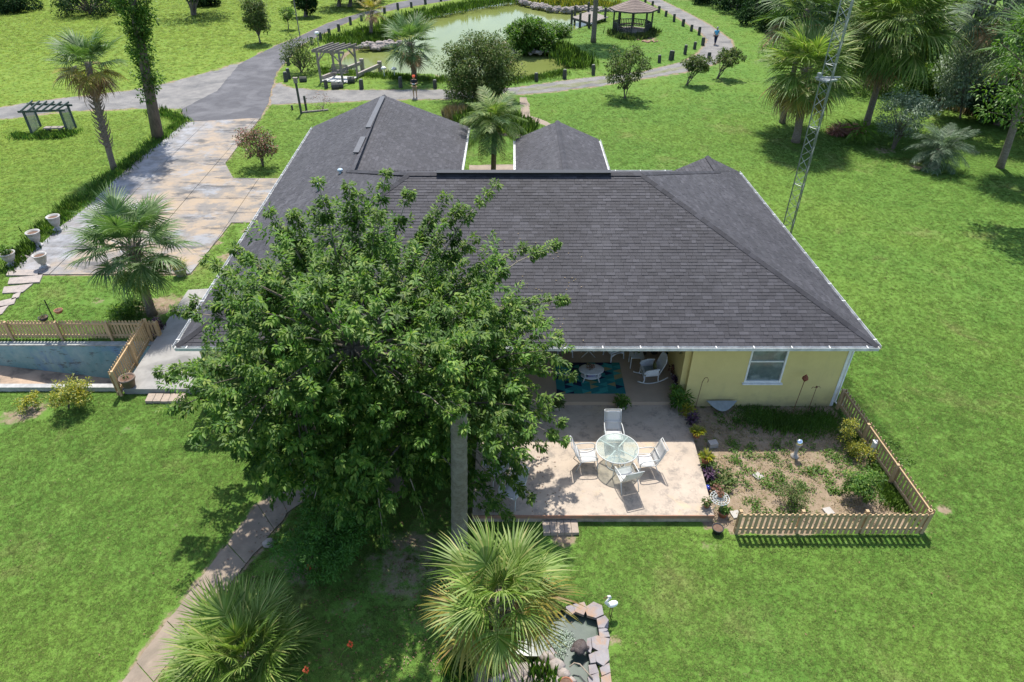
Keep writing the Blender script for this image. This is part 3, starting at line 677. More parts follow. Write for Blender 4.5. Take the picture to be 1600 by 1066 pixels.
m_leaf_purp = leafmat('purple_leaves', [(.06,.02,.06),(.10,.05,.10),(.05,.07,.03,1)], .2, .5)
m_leaf_red = leafmat('red_brown_leaves', [(.12,.045,.03),(.22,.09,.06),(.05,.07,.02,.8),(.30,.16,.10,1)], .2, .5)
m_leaf_straw = leafmat('dry_straw', [(.28,.20,.11),(.38,.30,.18),(.20,.17,.06,1)], .2, .7, .1)
m_grass_tall = leafmat('tall_grass_leaves', [(.06,.125,.014),(.09,.17,.02),(.13,.21,.03,1)], .35, .6, .15, .25, .7)
m_bark = mat('grey_bark', (.17,.14,.11), (.10,.085,.07), sc=6, rough=.95, bump=.8, bsc=22, stretch=(1,1,.35), bdist=.04)
m_barkp = mat('palm_bark', (.24,.20,.16), (.14,.11,.085), sc=7, rough=.95, bump=.9, bsc=14, stretch=(1,1,2.2), bdist=.04)
m_snag = mat('grey_dead_palm_trunk', (.23,.20,.165), (.14,.12,.095), sc=9, rough=.95, bump=.9, bsc=24, stretch=(1,1,1.8), c3=(.24,.22,.185), sc3=2.5, bdist=.03)
m_twig = mat('pale_twigs', (.30,.25,.19), (.20,.165,.125), sc=9, rough=.9)
pf = {}
pf['green'] = leafmat('palm_green', [(.060,.12,.028),(.095,.165,.045),(.17,.235,.10,1)], .35, .5, .25)
pf['lime'] = leafmat('palm_lime', [(.085,.15,.022),(.14,.22,.035),(.21,.28,.08,.8),(.34,.34,.11,1)], .35, .5, .25)
pf['yellow'] = leafmat('palm_yellow', [(.22,.20,.03),(.36,.27,.05),(.14,.17,.03,.8),(.30,.18,.06,1)], .3, .5)
pf['brown'] = leafmat('palm_brown', [(.20,.12,.06),(.30,.19,.10),(.36,.27,.17,1)], .15, .7, .15)
pf['blue'] = leafmat('palm_blue_green', [(.06,.10,.055),(.10,.15,.085),(.18,.23,.15,1)], .25, .55, .2)
def fan_frond(R, nseg=34, pet=.9, col='green', droop=.35, spread=2.25, fold=.5):
    """costapalmate leaf, base at the origin, growing along +X"""
    mb = MB(); n = 4
    pp = [Vector((pet*t, 0, -.10*pet*t*t)) for t in (0,.33,.66,1)]
    mb.tube(pp, [.022,.018,.014,.010], 4, False)
    hub = pp[-1]
    for i in range(nseg):
        q = (i/(nseg-1)*2-1); a = q*spread; L = R*(.74+.26*cos(q*1.3))*random.uniform(.9,1.05)
        d = Vector((cos(a), sin(a), fold*abs(q)*.5)).normalized(); s = Vector((-sin(a), cos(a), 0)); w_ = R*2*spread/nseg*.42
        o = hub+Vector((1,0,-.15))*(.28*R*(1-abs(q)))
        tw = random.uniform(-.5,.5); s = (s+Vector((0,0,tw))).normalized(); dz = droop*random.uniform(.7,1.5)*L
        P = [o+d*(L*t)-Vector((0,0,dz*t**2.4)) for t in (0,.4,.72,1)]
        jit = s*random.uniform(-.05,.05)*L
        vs = [P[0]-s*w_*.25, P[0]+s*w_*.25, P[1]-s*w_*.55, P[1]+s*w_*.55, P[2]-s*w_*.34+jit*.4, P[2]+s*w_*.34+jit*.4, P[3]+jit]
        mb.add(vs, [(0,1,3,2),(2,3,5,4),(4,5,6)])
    return mkmesh('frond', mb.v, mb.f, pf[col])
def feather_frond(R, n=34, col='green', arch=.6, ll=.28, gather=0):
    mb = MB(); pts = [Vector((R*t, 0, R*(.35*t-arch*t*t*1.1))) for t in [i/10 for i in range(11)]]
    mb.tube(pts, [.03*(1-.8*i/10) for i in range(11)], 4, False)
    for i in range(n):
        t = .14+.86*i/n; k = min(9, int(t*10)); p = pts[k].lerp(pts[k+1], t*10-k); T = (pts[k+1]-pts[k]).normalized()
        for s in (-1, 1):
            L = R*ll*(.5+1.1*sin(pi*min(1,t*.95+.05)))*random.uniform(.85,1.1)
            d = (T*.75+Vector((0,s,random.uniform(-.2,.35)))).normalized(); sd_ = T.cross(d).cross(d).normalized()
            q = p+d*L*.55-Vector((0,0,.05*L)); e = p+d*L-Vector((0,0,.4*L))
            mb.add([p-sd_*.010, p+sd_*.010, q-sd_*.017, q+sd_*.017, e], [(0,1,3,2),(2,3,4)])
    return mkmesh('frond', mb.v, mb.f, pf[col])
def place_fronds(t, origin, meshes, n, e_hi, e_lo, sc=1.0, az0=0, curve=1.0, r0=.12):
    """fronds from the top (young, upright) to the bottom (old, hanging)"""
    for i in range(n):
        k = (i+.5)/n; az = az0+i*2.39996+random.uniform(-.2,.2); el = e_hi+(e_lo-e_hi)*k**curve+random.uniform(-.1,.1)
        me = meshes(k); s = sc*random.uniform(.86,1.1)*(1-.12*(k > .8))
        o = link('frond', me, t, Vector(origin)+Vector((cos(az)*r0, sin(az)*r0, -.35*k*sc)))
        o.rotation_euler = (random.uniform(-.35,.35), -el, az); o.scale = (s,s,s)
    return t
def fan_palm(bp, cp, R, n, label, cols=('green','green','lime','brown'), trunk_r=.17, boots=0, e_hi=1.35, e_lo=-.75, base_z=0, nseg=34, skirt=0, pet=None, droop=.35, group=None, Yb=None, young=5):
    b3 = GY(*bp, Yb) if Yb else G(*bp, base_z); b3.z = base_z; c3 = GY(*cp, b3.y) if cp else None
    t = thing('cabbage_palm', label, 'palm tree', b3, group=group); top = (c3-b3) if c3 is not None else Vector((0,0,8))
    pts = [Vector((top.x*k**1.3, 0, top.z*k-(.05 if k == 0 else 0))) for k in [i/12 for i in range(13)]]
    mb = MB(); mb.tube(pts, [trunk_r*(1.25 if i == 0 else 1.0-.012*i+.07*(i > 9))*random.uniform(.95,1.05) for i in range(13)], 12); part('trunk', mb, m_barkp, t, True)
    meshes = {c: [fan_frond(R*.62*random.uniform(.85,1.12), nseg-random.randrange(0,8), (pet or R*.5)*random.uniform(.8,1.2), c, droop*random.uniform(.6,1.6), random.uniform(1.5,2.3), random.uniform(.2,.9)) for _ in range(4)] for c in set(cols)}
    pick = lambda k: random.choice(meshes[cols[0] if k+random.uniform(-.15,.15) < .45 else cols[1] if k < .72 else cols[2] if k < .9 else cols[3]])
    place_fronds(t, top, pick, n, e_hi, e_lo)
    place_fronds(t, top+Vector((0,0,.02)), lambda k: meshes[cols[0]][0], young, 1.5, 1.15, .62, r0=.03)
    if skirt: place_fronds(t, top-Vector((0,0,.35)), lambda k: random.choice(meshes[cols[3]]), skirt, -.9, -1.4, .8)
    if boots:
        bb = MB()
        for i in range(boots):
            k = .22+.62*i/boots if boots > 40 else .8+.18*i/boots; a = i*2.4; p = Vector((top.x*k**1.3,0,top.z*k)); o_ = Vector((cos(a),sin(a),0))
            bb.tube([p+o_*trunk_r*.8, p+o_*(trunk_r+.16)+Vector((0,0,.18)), p+o_*(trunk_r+.26)+Vector((0,0,.42))], [.05,.03,.008], 4, False)
        part('leaf_boots', bb, m_barkp, t)['kind'] = 'stuff'
    return t
def limbs(mb, base, targets, r, fork=.35, n=6):
    for q in targets:
        q = Vector(q); m1 = base.lerp(q, fork)+Vector((random.uniform(-.2,.2),random.uniform(-.2,.2),.25))*(q-base).length*.12; m2 = base.lerp(q,.7)+Vector((0,0,.06))*(q-base).length
        mb.tube([base, m1, m2, q], [r, r*.7, r*.42, r*.12], n, False)
def bush_tree(name, label, cat, bp, cp, rx, rz, ncl, nl, L, m, trunk_r=.1, W=None, ry=None, stems=1, zmin=None, group=None, clr=.35, hollow=.5, base_z=0, Yb=None, bark=None, topcut=None):
    """trunk or stems, limbs to leaf clusters filling an uneven crown; bp, cp: picture points of the foot and of the crown's middle"""
    b3 = GY(*bp, Yb) if Yb else G(*bp, base_z); b3.z = base_z; c3 = GY(*cp, b3.y); t = thing(name, label, cat, b3, group=group)
    c = c3-b3; ry = ry or rx; cl = []; tries = 0
    while len(cl) < ncl and tries < ncl*30:
        tries += 1
        d = Vector(rng.normal(size=3)).normalized(); k = hollow+(1-hollow)*random.random()**.6
        k *= 1+.38*noise.noise(d*1.6+b3)
        p = c+Vector((d.x*rx*k, d.y*ry*k, d.z*rz*k))
        if p.z < (zmin if zmin is not None else .12): continue
        if noise.noise(p*(1.5/max(rx,.5))+b3*1.3) < -.42: continue
        cl.append(p)
    mb = MB(); fk = Vector((c.x*.3, c.y*.3, max(.15, (c.z-rz)*.9 if c.z > rz else c.z*.3)))
    for s in range(stems):
        a = 2*pi*s/stems; o_ = Vector((cos(a), sin(a), 0))*(trunk_r*1.2 if stems > 1 else 0); f2 = fk+o_*(2.5+fk.z*.6 if stems > 1 else 0)
        mb.tube([o_*.6-Vector((0,0,.08)), o_+Vector((0,0,.03)), o_*1.5+fk*.5, f2], [trunk_r*1.5, trunk_r, trunk_r*.85, trunk_r*.75], 7)
        limbs(mb, f2, [cl[i] for i in range(s, len(cl), max(1, stems*len(cl)//(26 if rx > 1.5 else 12)))], trunk_r*.6, n=5)
    part('trunk', mb, bark or m_bark, t, True)
    me = cloud([tuple(p) for p in cl], [clr*random.uniform(.7,1.3)*(rx+rz)*.5 for _ in cl], nl, L, W or L*.45, m, 'crown')
    o = link('crown', me, t); o['kind'] = 'stuff'
    return t
# ---------------- the big tree in front of the house
roofz = lambda x, y: 0 if not (-11.6 < x < 12.2 and 17.3 < y < 33) else min(3.1+(y-17.73)*.445, 3.1+(x+10.96)*.43)+.35
T0 = Vector((-3.6,14.3,0))
bt = thing('shade_tree', 'large leafy green tree spreading in front of the house and over its roof edge', 'tree', T0)
Cc = Vector((-4.15,14.9,4.7)); cl = []
for i in range(9000):
    if len(cl) >= 860: break
    d = Vector(rng.normal(size=3)).normalized(); k = .30+.70*random.random()**.5
    k *= 1+.42*noise.noise(d*2.1+Vector((3,1,7)))
    R_x = 4.95*(1-.42*max(0,d.z)); R_x *= (.94 if d.x < 0 else 1.0)
    p = Cc+Vector((d.x*R_x*k, d.y*4.0*k, d.z*(4.2 if d.z > 0 else 3.7)*k))
    if p.z < .9 or p.z < roofz(p.x,p.y): continue
    if p.x > .2 and p.y < 13.6: continue
    if noise.noise(p*.62+Vector((5,5,5))) < -.30: continue
    if p.x < -7.6 and p.z > 4.6: continue
    if p.z > 6.6 and random.random() < .5: continue
    if p.y < 12.3 and -1.9 < p.x < -.3 and p.z < 4.9: continue
    if p.z < 2.9 and 17.9 < p.y and -10.7 < p.x < -1: continue
    cl.append(p)
shoots = [(496,282,15.5),(545,288,16),(604,266,16.5),(640,300,16.5),(698,305,16.5),(722,320,17),(777,286,17.5),(673,345,16.5),(743,372,17),(822,385,17.5),(872,380,17.5),(856,466,17.3),(886,468,17),(722,640,11.6),(706,650,11.3),(850,505,16.8),(895,588,15.5),(868,560,15.8),
  (455,332,15.5),(438,360,15.5),(364,388,15.5),(380,400,15),(318,405,15),(269,485,14.8),(246,582,14.3),(262,590,14.6),(300,470,15),(880,661,14.2),(885,690,13.6),(850,700,13.6),(830,780,12.8),(800,815,12.4),(760,800,12.2),(268,640,14),(305,690,13.4),(430,770,12.6),(520,860,12),(480,820,12.2),(395,745,12.9),(560,300,15.8),(665,815,12.0),(600,850,11.9),(860,635,14.4),(420,330,15.2),(590,330,15)]
lp, ld, ln, ll_, yg = [], [], [], [], []
twig = MB(); brs = MB()
crotch = Vector((-3.7,14.5,1.6))
tgt = []
for px, py, Y in shoots:
    e = GY(px, py, Y); s_ = Cc+(e-Cc)*.58; s_.z = min(s_.z, e.z-.1) if e.z > 5 else s_.z
    tgt.append(s_); mid_ = s_.lerp(e,.5)+Vector((0,0,.18)); n = int((e-s_).length/.10)
    twig.tube([s_, mid_, e], [.03,.018,.006], 5, False)
    nod = [random.random()**.8 for _ in range(max(4, n//2))]+[1.0, .97]
    for k_ in nod:
        for j in range(40):
            t_ = min(1, max(0, k_+random.gauss(0,.02))); p = s_.lerp(mid_, t_*2) if t_ < .5 else mid_.lerp(e, t_*2-1)
            a = random.random()*2*pi; T = (e-s_).normalized(); o_ = (T.orthogonal().normalized()); o_ = Matrix.Rotation(a,3,T) @ o_; o_ = (o_+Vector(rng.normal(size=3))*.35).normalized()
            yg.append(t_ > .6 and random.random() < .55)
            lp.append(p+o_*random.uniform(.02,.14)); ld.append(o_+T*random.uniform(.0,.9)+Vector((0,0,-random.uniform(.2,.9)))); ln.append(Vector((0,0,1))+o_*.6); ll_.append(random.uniform(.13,.20)*(1-.35*t_))
# rosettes of leaves at the twig ends of every cluster
for c in cl:
    out = (c-Cc); out = Vector((out.x/5.5, out.y/4, out.z/4.2)); rad = out.length; out.normalize()
    nsub = 4
    for s in range(nsub):
        ax = (out+Vector(rng.normal(size=3))*.6+Vector((0,0,.35))).normalized(); L0 = random.uniform(.25,.65); p0 = c+Vector(rng.normal(size=3))*.28
        ex = ax.orthogonal().normalized(); ey = ax.cross(ex); nl = 26
        for j in range(nl):
            a = j*2.4+random.random(); t_ = (j/nl)**.8; o_ = ex*cos(a)+ey*sin(a); p = p0+ax*(L0*t_)
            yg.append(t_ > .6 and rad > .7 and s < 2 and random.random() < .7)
            lp.append(p+o_*.02); ld.append(o_*(1.05-.55*t_)+ax*(.3+.6*t_)+Vector((0,0,-.38))); ln.append(Vector((0,0,1))+o_*.5+ax*.4); ll_.append(random.uniform(.14,.23)*(1-.3*t_))
    if random.random() < .3: tgt.append(c)
LP, LD, LN, LL = (np.array(x, dtype=float) for x in (lp, ld, ln, ll_))
keep = ~((LP[:,1] > 17.75) & (LP[:,1] < 18.3) & (LP[:,2] < 3.3) & (LP[:,0] > 0)); keep &= ~((LP[:,1] < G(718,872).y+.45) & (abs(LP[:,0]-G(718,872).x) < .75) & (LP[:,2] < 4.75)); LP, LD, LN, LL = LP[keep], LD[keep], LN[keep], LL[keep]; YG = np.array(yg)[keep]
LP -= np.array(T0)
LN = nrm(LN)
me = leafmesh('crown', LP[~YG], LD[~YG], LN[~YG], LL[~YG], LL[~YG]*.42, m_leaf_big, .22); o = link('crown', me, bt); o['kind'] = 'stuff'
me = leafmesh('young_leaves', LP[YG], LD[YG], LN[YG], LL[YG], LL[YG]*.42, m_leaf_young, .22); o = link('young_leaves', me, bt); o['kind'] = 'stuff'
part('twigs', twig, m_twig, bt, world=True)['kind'] = 'stuff'
mb = MB(); mb.tube([T0-Vector((0,0,.1)), T0+Vector((0,.02,.4)), crotch], [.34,.26,.22], 12); part('trunk', mb, m_bark, bt, True, True)
heads = []
for i in range(7):
    a = i*.9+.3; h = Vector((Cc.x+cos(a)*2.2, Cc.y+sin(a)*1.5, 3.6+1.3*(i % 3))); heads.append(h)
    mb = MB(); mb.tube([crotch-Vector((0,0,.3)), crotch.lerp(h,.45)+Vector((0,0,.3)), h], [.16,.12,.07], 8); part('limb', mb, m_bark, bt, True, True)
mb = MB()
for q in tgt:
    h = min(heads, key=lambda v: (v-q).length); limbs(mb, h, [q], .045, .4, 4)
part('branches', mb, m_bark, bt, world=True)['kind'] = 'stuff'
# dead palm trunk
b3 = G(718,872); top = GY(717,640,b3.y)
mb = MB(); n = 44; mb.tube([Vector((0,0,-.05)).lerp(top-b3, i/n) for i in range(n+1)], [(.235-.035*i/n)*(1.0 if i % 2 else .95)*random.uniform(.97,1.03)*(1.45 if i == 0 else 1.15 if i == 1 else 1) for i in range(n+1)], 18)
single('dead_palm_trunk', mb, m_snag, 'bare grey palm trunk without a crown standing in front of the big tree', 'tree trunk', b3, smooth=True)
# ---------------- foreground palms
fan_palm((752,1062),(781,930),1.36,32,'cabbage palm with yellowing fronds beside the little rock pond',('lime','yellow','yellow','brown'),.17,30,1.4,-1.05,nseg=36,skirt=4,pet=.66,droop=.45,young=7)
t = thing('saw_palmetto','low trunkless palmetto with long narrow leaves beside the foreground path','palm',G(385,1028))
ms = [fan_frond(1.0,30,.85,'lime',.16,1.5,.3) for _ in range(3)]+[fan_frond(.95,30,.8,'lime',.25,1.7,.3)]; mb_ = [fan_frond(.8,26,.6,'brown',.4)]
place_fronds(t,(0,0,.2), lambda k: random.choice(ms) if k < .9 else mb_[0], 42, 1.25, .0, .95); place_fronds(t,(0,0,.15), lambda k: ms[0], 12, 1.5, 1.1, .7, r0=.03)
mb = MB(); mb.lathe([(.18,-.05),(.15,.08),(.05,.14),(0,.15)], n=10); part('trunk', mb, m_barkp, t)
# trumpet vine flowers around it
for i, (px, py, lb) in enumerate(((482,888,'orange red trumpet flower on a thin stem right of the dark shrub, above the palmetto'),(547,1008,'orange red trumpet flower on a stem reaching right of the palmetto'),(478,1048,'orange red trumpet flowers low at the bottom right of the palmetto'))):
    q = G(px,py,.55); t = thing('trumpet_flower', lb, 'flower', (q.x,q.y,0)); mb = MB(); mb.tube([(-.35,-.2,0),(-.2,-.1,.35),(0,0,.52)],.012,5); part('stem', mb, m_leaf_lime, t)
    mb = MB()
    for k in range(7):
        a = k*.9; mb.lathe([(.008,0),(.012,.05),(.028,.08)], (cos(a)*.05, sin(a)*.05, .48+.03*(k%3)), 6)
    part('petals', mb, mat('orange_red_petals',(.60,.07,.02),(.65,.12,.03),rough=.5), t)
# ---------------- left garden
fan_palm((238,492),(205,380),1.78,46,'bushy cabbage palm between the driveway and the fence',('green','green','green','lime'),.2,22,1.35,-.95,nseg=40,pet=.95,droop=.42)
fan_palm((179,266),(137,98),1.9,34,'leaning cabbage palm with a boot covered trunk left of the driveway',('green','yellow','brown','brown'),.19,90,1.2,-1.0,skirt=4)
b3 = G(247,217); t = thing('vine_covered_tree','tall tree with its trunk wrapped in green vines beside the driveway','tree',b3); tp = GY(185,-120,b3.y)-b3
mb = MB(); mb.tube([Vector((0,0,-.1)), tp*.3, tp*.6, tp], [.42,.34,.27,.15], 10); limbs(mb, tp*.75, [tp+Vector((-2,0,1)), tp+Vector((1.5,.5,2)), tp*.8+Vector((2,0,1.6)), tp*.7+Vector((-2.6,.3,1.5))], .14); part('trunk', mb, m_bark, t, True)
cs = [tuple(tp*k+Vector(rng.normal(size=3))*(.28+.42*max(0,k-.3))) for k in np.linspace(.24,1.0,130)]
for k in np.linspace(.5,1.05,60): cs.append(tuple(tp*k+Vector((random.uniform(-2.0,1.3),random.uniform(-1,1),random.uniform(-.5,.9)))*min(1,(k-.38)*1.9)))
o = link('crown', cloud(cs, .45, 62, .17, .10, m_leaf_big, 'crown'), t); o['kind'] = 'stuff'
bush_tree('crepe_myrtle','pink flowering crepe myrtle on the lawn right of the driveway','tree',(411,259),(404,222),1.25,.95,55,60,.13,m_leaf_rose,.035,stems=6,zmin=.7,hollow=.2,clr=.3)
bush_tree('young_tree','narrow upright young tree on the meadow left of the asphalt road','tree',(407,68),(397,24),1.15,2.0,60,60,.24,m_leaf_oliv,.10,zmin=1.5)
bush_tree('young_tree','tiny round topped sapling between the narrow tree and the bend of the road','tree',(451,46),(450,20),.75,.75,22,40,.2,m_leaf_lime,.06)
bush_tree('shrub','small leafy sapling by the asphalt edge near the swing pergola','shrub',(471,113),(469,82),1.7,1.35,48,40,.2,m_leaf_oliv,.06,stems=3,zmin=.5,hollow=.2,clr=.25)
for bp, cp, rx, rz, lb in (((303,24),(300,-40),4.2,2.6,'tree with several bare stems at the top left of the meadow'),((25,17),(24,2),2.6,1.6,'dark round bush at the far top left corner of the meadow'),((140,22),(142,4),4.0,1.8,'dark wide bush at the top edge left of the vine covered tree'),
    ((318,9),(318,-6),1.8,.9,'low dark bush at the top edge behind the bare stemmed tree')):
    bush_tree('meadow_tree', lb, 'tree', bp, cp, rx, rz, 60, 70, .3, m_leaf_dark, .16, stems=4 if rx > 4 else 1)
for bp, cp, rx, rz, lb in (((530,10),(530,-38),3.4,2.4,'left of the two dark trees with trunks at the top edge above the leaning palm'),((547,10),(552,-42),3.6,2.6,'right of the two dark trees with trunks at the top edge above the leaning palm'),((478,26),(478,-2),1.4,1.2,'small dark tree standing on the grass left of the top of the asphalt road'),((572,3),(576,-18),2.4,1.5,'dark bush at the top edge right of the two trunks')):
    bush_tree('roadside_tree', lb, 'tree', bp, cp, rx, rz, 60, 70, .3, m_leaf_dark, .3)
fan_palm((580,58),(581,16),1.5,20,'small curved palm leaning over the rocks on the pond bank',('yellow','lime','brown','brown'),.2,0,1.2,-.8)
fan_palm((648,124),(640,66),2.1,34,'cabbage palm on the near bank of the pond behind the man in shorts',('green','green','green','brown'),.24,20,1.3,-.95,skirt=3)
bush_tree('oak_bush','big rounded olive green bush beside the gravel road','bush',(752,158),(751,108),3.0,2.5,260,105,.18,m_leaf_oliv,.12,stems=4,zmin=.25,hollow=.4,clr=.22)
bush_tree('bank_shrub','large green shrub on the tip of the grassy spit in the pond','shrub',(828,78),(828,57),2.4,1.6,130,110,.26,m_leaf_big,.1,zmin=.1,clr=.25)
bush_tree('bank_shrub','low bright green shrub behind the large shrub on the pond spit','shrub',(868,56),(868,47),1.7,.5,40,60,.26,m_leaf_lime,.05,zmin=.05)
# crepe myrtles on the right lawn
for bp, cp, rx, rz, k, lb in (((976,154),(980,104),1.9,1.75,75,'largest and leftmost of the three small trees below the gravel loop'),((1073,133),(1088,104),1.15,1.0,46,'middle one of the three small trees below the gravel loop, with a leaning stem'),((1121,123),(1139,93),1.2,1.0,46,'rightmost of the three small trees below the gravel loop, near the walking person')):
    bush_tree('crepe_myrtle', lb, 'tree', bp, cp, rx, rz, k, 46, .2, m_leaf_oliv, .05, stems=5 if rx > 2 else 3, zmin=1.3, hollow=.2, clr=.17)
bush_tree('round_bush','small round bush on the lawn left of the two big palms','bush',(1210,93),(1210,82),1.3,.8,40,50,.16,m_leaf_lime,.03)
# right hand palms and shrubs
fan_palm((1243,222),(1262,105),2.7,70,'dense cabbage palm in front of the mast with brown fronds hanging below its crown',('lime','lime','yellow','brown'),.27,30,1.3,-1.15,nseg=36,skirt=9,droop=.4)
fan_palm((1222,192),(1262,14),2.9,50,'tall cabbage palm behind the dense one, crown at the top edge',('lime','green','brown','brown'),.2,0,1.3,-1.0,skirt=4)
fan_palm((1353,196),(1398,42),3.3,90,'tallest cabbage palm with the widest crown before the dark wood',('lime','lime','green','brown'),.24,30,1.3,-1.2,nseg=36,skirt=8,droop=.38)
fan_palm((1562,262),(1622,70),2.4,30,'cabbage palm whose leaning grey trunk stands at the right edge',('green','green','lime','brown'),.22)
fan_palm((1560,190),(1572,14),3.2,36,'blue green cabbage palm whose crown hangs in at the top right corner',('blue','blue','green','brown'),.22,Yb=50)
bush_tree('wax_myrtle','silvery grey green small tree between the tall palm and the pindo palm','tree',(1395,233),(1418,176),1.95,1.5,110,60,.12,m_leaf_silv,.06,stems=3,zmin=1.2,hollow=.3,clr=.22)
b3 = G(1458,262); t = thing('pindo_palm','low blue green pindo palm with arching feathery fronds','palm',b3)
fm = [feather_frond(1.7,30,'blue',.75,.24) for _ in range(3)]
mb = MB(); mb.tube([(0,0,-.05),(0,0,.7),(0.05,0,1.2)],[.35,.3,.25],10); part('trunk', mb, m_barkp, t, True); place_fronds(t,(0.05,0,1.3),lambda k: random.choice(fm),34,1.35,-.3)
bush_tree('lime_bush','yellow green bush under the tall palm at the edge of the wood','bush',(1350,142),(1350,118),2.5,1.8,80,60,.2,m_leaf_lime,.05,clr=.25)
t = thing('bromeliad_clump','pinkish red bromeliad clump on the mulch between the palms','plant',G(1323,210))
o = link('foliage', cloud([(x*.3,y*.25,.25) for x in range(-3,3) for y in range(-1,2)], .35, 60, .4,.06, leafmat('pink_red_straps',[(.30,.12,.10),(.42,.22,.18),(.22,.14,.08,1)],.2), 'foliage'), t)
t = thing('banana_plant','small banana like plant with yellowish leaves beside the tall palm trunk','plant',G(1337,224)); o = link('foliage', cloud([(0,0,.7),(.2,0,1.0),(-.2,0,.9)], .6, 14, .9,.22, m_leaf_lime,'foliage'), t)
bush_tree('edge_tree','bright light green tree branch mass at the right edge','tree',(1660,330),(1618,95),1.7,3.6,60,60,.2,m_leaf_lime,.2,zmin=1.0,clr=.2)
# courtyard queen palm and pampas grass
b3 = GY(770,262,39.0); b3.z = 0; cp = GY(773,188,39.0)-b3
t = thing('queen_palm','feathery queen palm in the courtyard behind the main ridge','palm tree',b3)
mb = MB(); mb.tube([Vector((0,0,-.05)).lerp(cp, i/8) for i in range(9)],[.16]*6+[.17,.19,.16],12); part('trunk', mb, m_barkp, t, True)
fm = [feather_frond(1.65,46,'lime',.8,.27) for _ in range(3)]+[feather_frond(1.9,46,'green',.8,.27)]; fb = [feather_frond(1.8,26,'brown',1.1,.2)]
place_fronds(t, cp, lambda k: random.choice(fm) if k < .88 else fb[0], 34, 1.45, -.55)
def tuftclump(name, label, cat, p, r, h, n, m, W=.02, lean=.5, group=None, kind=None):
    t = thing(name, label, cat, p, group=group)
    a = rng.random(n)*2*pi; rr = r*rng.random(n)**.5; P = np.stack([rr*np.cos(a), rr*np.sin(a), np.zeros(n)],1)
    b = rng.random(n)*2*pi; D = np.stack([np.cos(b)*lean*rng.random(n), np.sin(b)*lean*rng.random(n), np.ones(n)],1)
    N = np.stack([np.cos(b), np.sin(b), .2*np.ones(n)],1); L = h*(.6+.5*rng.random(n))
    o = link('foliage', leafmesh('foliage', P, D, N, L, np.full(n, W), m, .25), t); return t
tuftclump('ornamental_grass','tall pampas grass clump left of the queen palm','grass clump',G(738,192),1.3,.9,900,m_grass_tall,.035,1.2)
tuftclump('ornamental_grass','tall grass clump in the bed right of the queen palm','grass clump',G(806,202),1.6,.8,900,m_grass_tall,.035,1.2)
tuftclump('ornamental_grass','seeding grass clump with pale plumes beside the big rounded bush','grass clump',G(712,184),1.0,.9,400,m_leaf_straw,.03)
tuftclump('ornamental_grass','dense grass clump directly behind the queen palm crown','grass clump',G(770,190),2.0,.9,1200,m_grass_tall,.035,1.2)
bush_tree('dry_shrub','leafless dry shrub beside the weathered signpost','shrub',(505,172),(503,158),1.1,.8,16,9,.12,m_leaf_red,.02,stems=4,bark=m_twig)
# shrubs near the ramp and the terrace
bush_tree('lantana_bush','yellow green lantana bush on the lawn left of the fence corner','shrub',(108,638),(107,613),.72,.42,60,60,.075,m_leaf_yel,.015,stems=4,hollow=.1,clr=.3)
bush_tree('lantana_bush','thin small lantana plant at the left edge of the kerb bed','shrub',(42,640),(42,628),.45,.22,22,40,.075,m_leaf_yel,.012,stems=3,hollow=.1)
bush_tree('low_plants','dark strappy plants at the foot of the bushy palm','plant',(200,492),(200,483),.9,.25,30,40,.2,m_leaf_big,.01,hollow=.1,W=.03)
bush_tree('low_plants','purple leaved plants by the fence corner under the bushy palm','plant',(243,520),(243,511),.45,.22,20,40,.12,m_leaf_purp,.01,hollow=.1)
bush_tree('evergreen_shrub','dense bright green shrub in the shade under the big tree','shrub',(510,868),(510,838),1.25,.75,130,80,.10,leafmat('fern_green',[(.05,.14,.018),(.07,.19,.024),(.10,.22,.03,1)],.3),.03,hollow=.3,clr=.25,W=.03)
# tufted border along the driveway: nobody could count it
def strip_tufts(name, label, line, wd, n, h, m, W, z=0):
    pts = np.array([[p.x,p.y] for p in line]); seg = np.linalg.norm(np.diff(pts,axis=0),axis=1); cum = np.concatenate([[0],np.cumsum(seg)])
    s = rng.random(n)*cum[-1]; i = np.clip(np.searchsorted(cum,s)-1,0,len(seg)-1); f = (s-cum[i])/seg[i]; P = pts[i]+(pts[i+1]-pts[i])*f[:,None]
    P = P+rng.normal(size=(n,2))*wd; k = np.array([.35+.9*max(0,noise.noise(Vector((p[0]*.8,p[1]*.8,0)))+.45) for p in P])
    b = rng.random(n)*2*pi; D = np.stack([np.cos(b)*.9*rng.random(n),np.sin(b)*.9*rng.random(n),np.full(n,.8)],1); N = np.stack([np.cos(b),np.sin(b),np.full(n,.3)],1)
    me = leafmesh(name, np.concatenate([P,np.full((n,1),z)],1), D, N, h*k*(.6+.6*rng.random(n)), np.full(n,W), m, .3)
    o = link(name, me); o['kind'] = 'stuff'; o['label'] = label; o['category'] = 'plants'
strip_tufts('driveway_border_plants','strappy green border plants along the left edge of the driveway',GL([(70,368),(95,343),(130,318),(165,285),(215,245),(245,222),(285,192),(272,182),(235,176)]),.30,4600,.42,m_leaf_big,.035)
strip_tufts('driveway_border_weeds','yellow green weeds at the outer side of the driveway border',GL([(10,425),(40,395),(85,345),(120,315)]),.28,2200,.45,m_grass_tall,.03)
strip_tufts('pond_bank_grass','tall bright grass along the far left bank of the pond',GL([(520,66),(560,58),(600,50),(634,32),(680,21),(740,9),(800,0),(860,-3)]),1.0,12000,.7,m_grass_tall,.07)
strip_tufts('pond_bank_reeds','reeds along the grassy spit of the pond',GL([(850,72),(865,78),(880,84),(895,95),(905,105)]),.7,3500,.9,m_grass_tall,.06)
strip_tufts('near_bank_grass','tufted grass along the near bank of the pond',GL([(500,112),(560,118),(620,121),(690,126),(770,130),(830,125),(880,116)]),.5,5000,.4,m_grass_tall,.05)
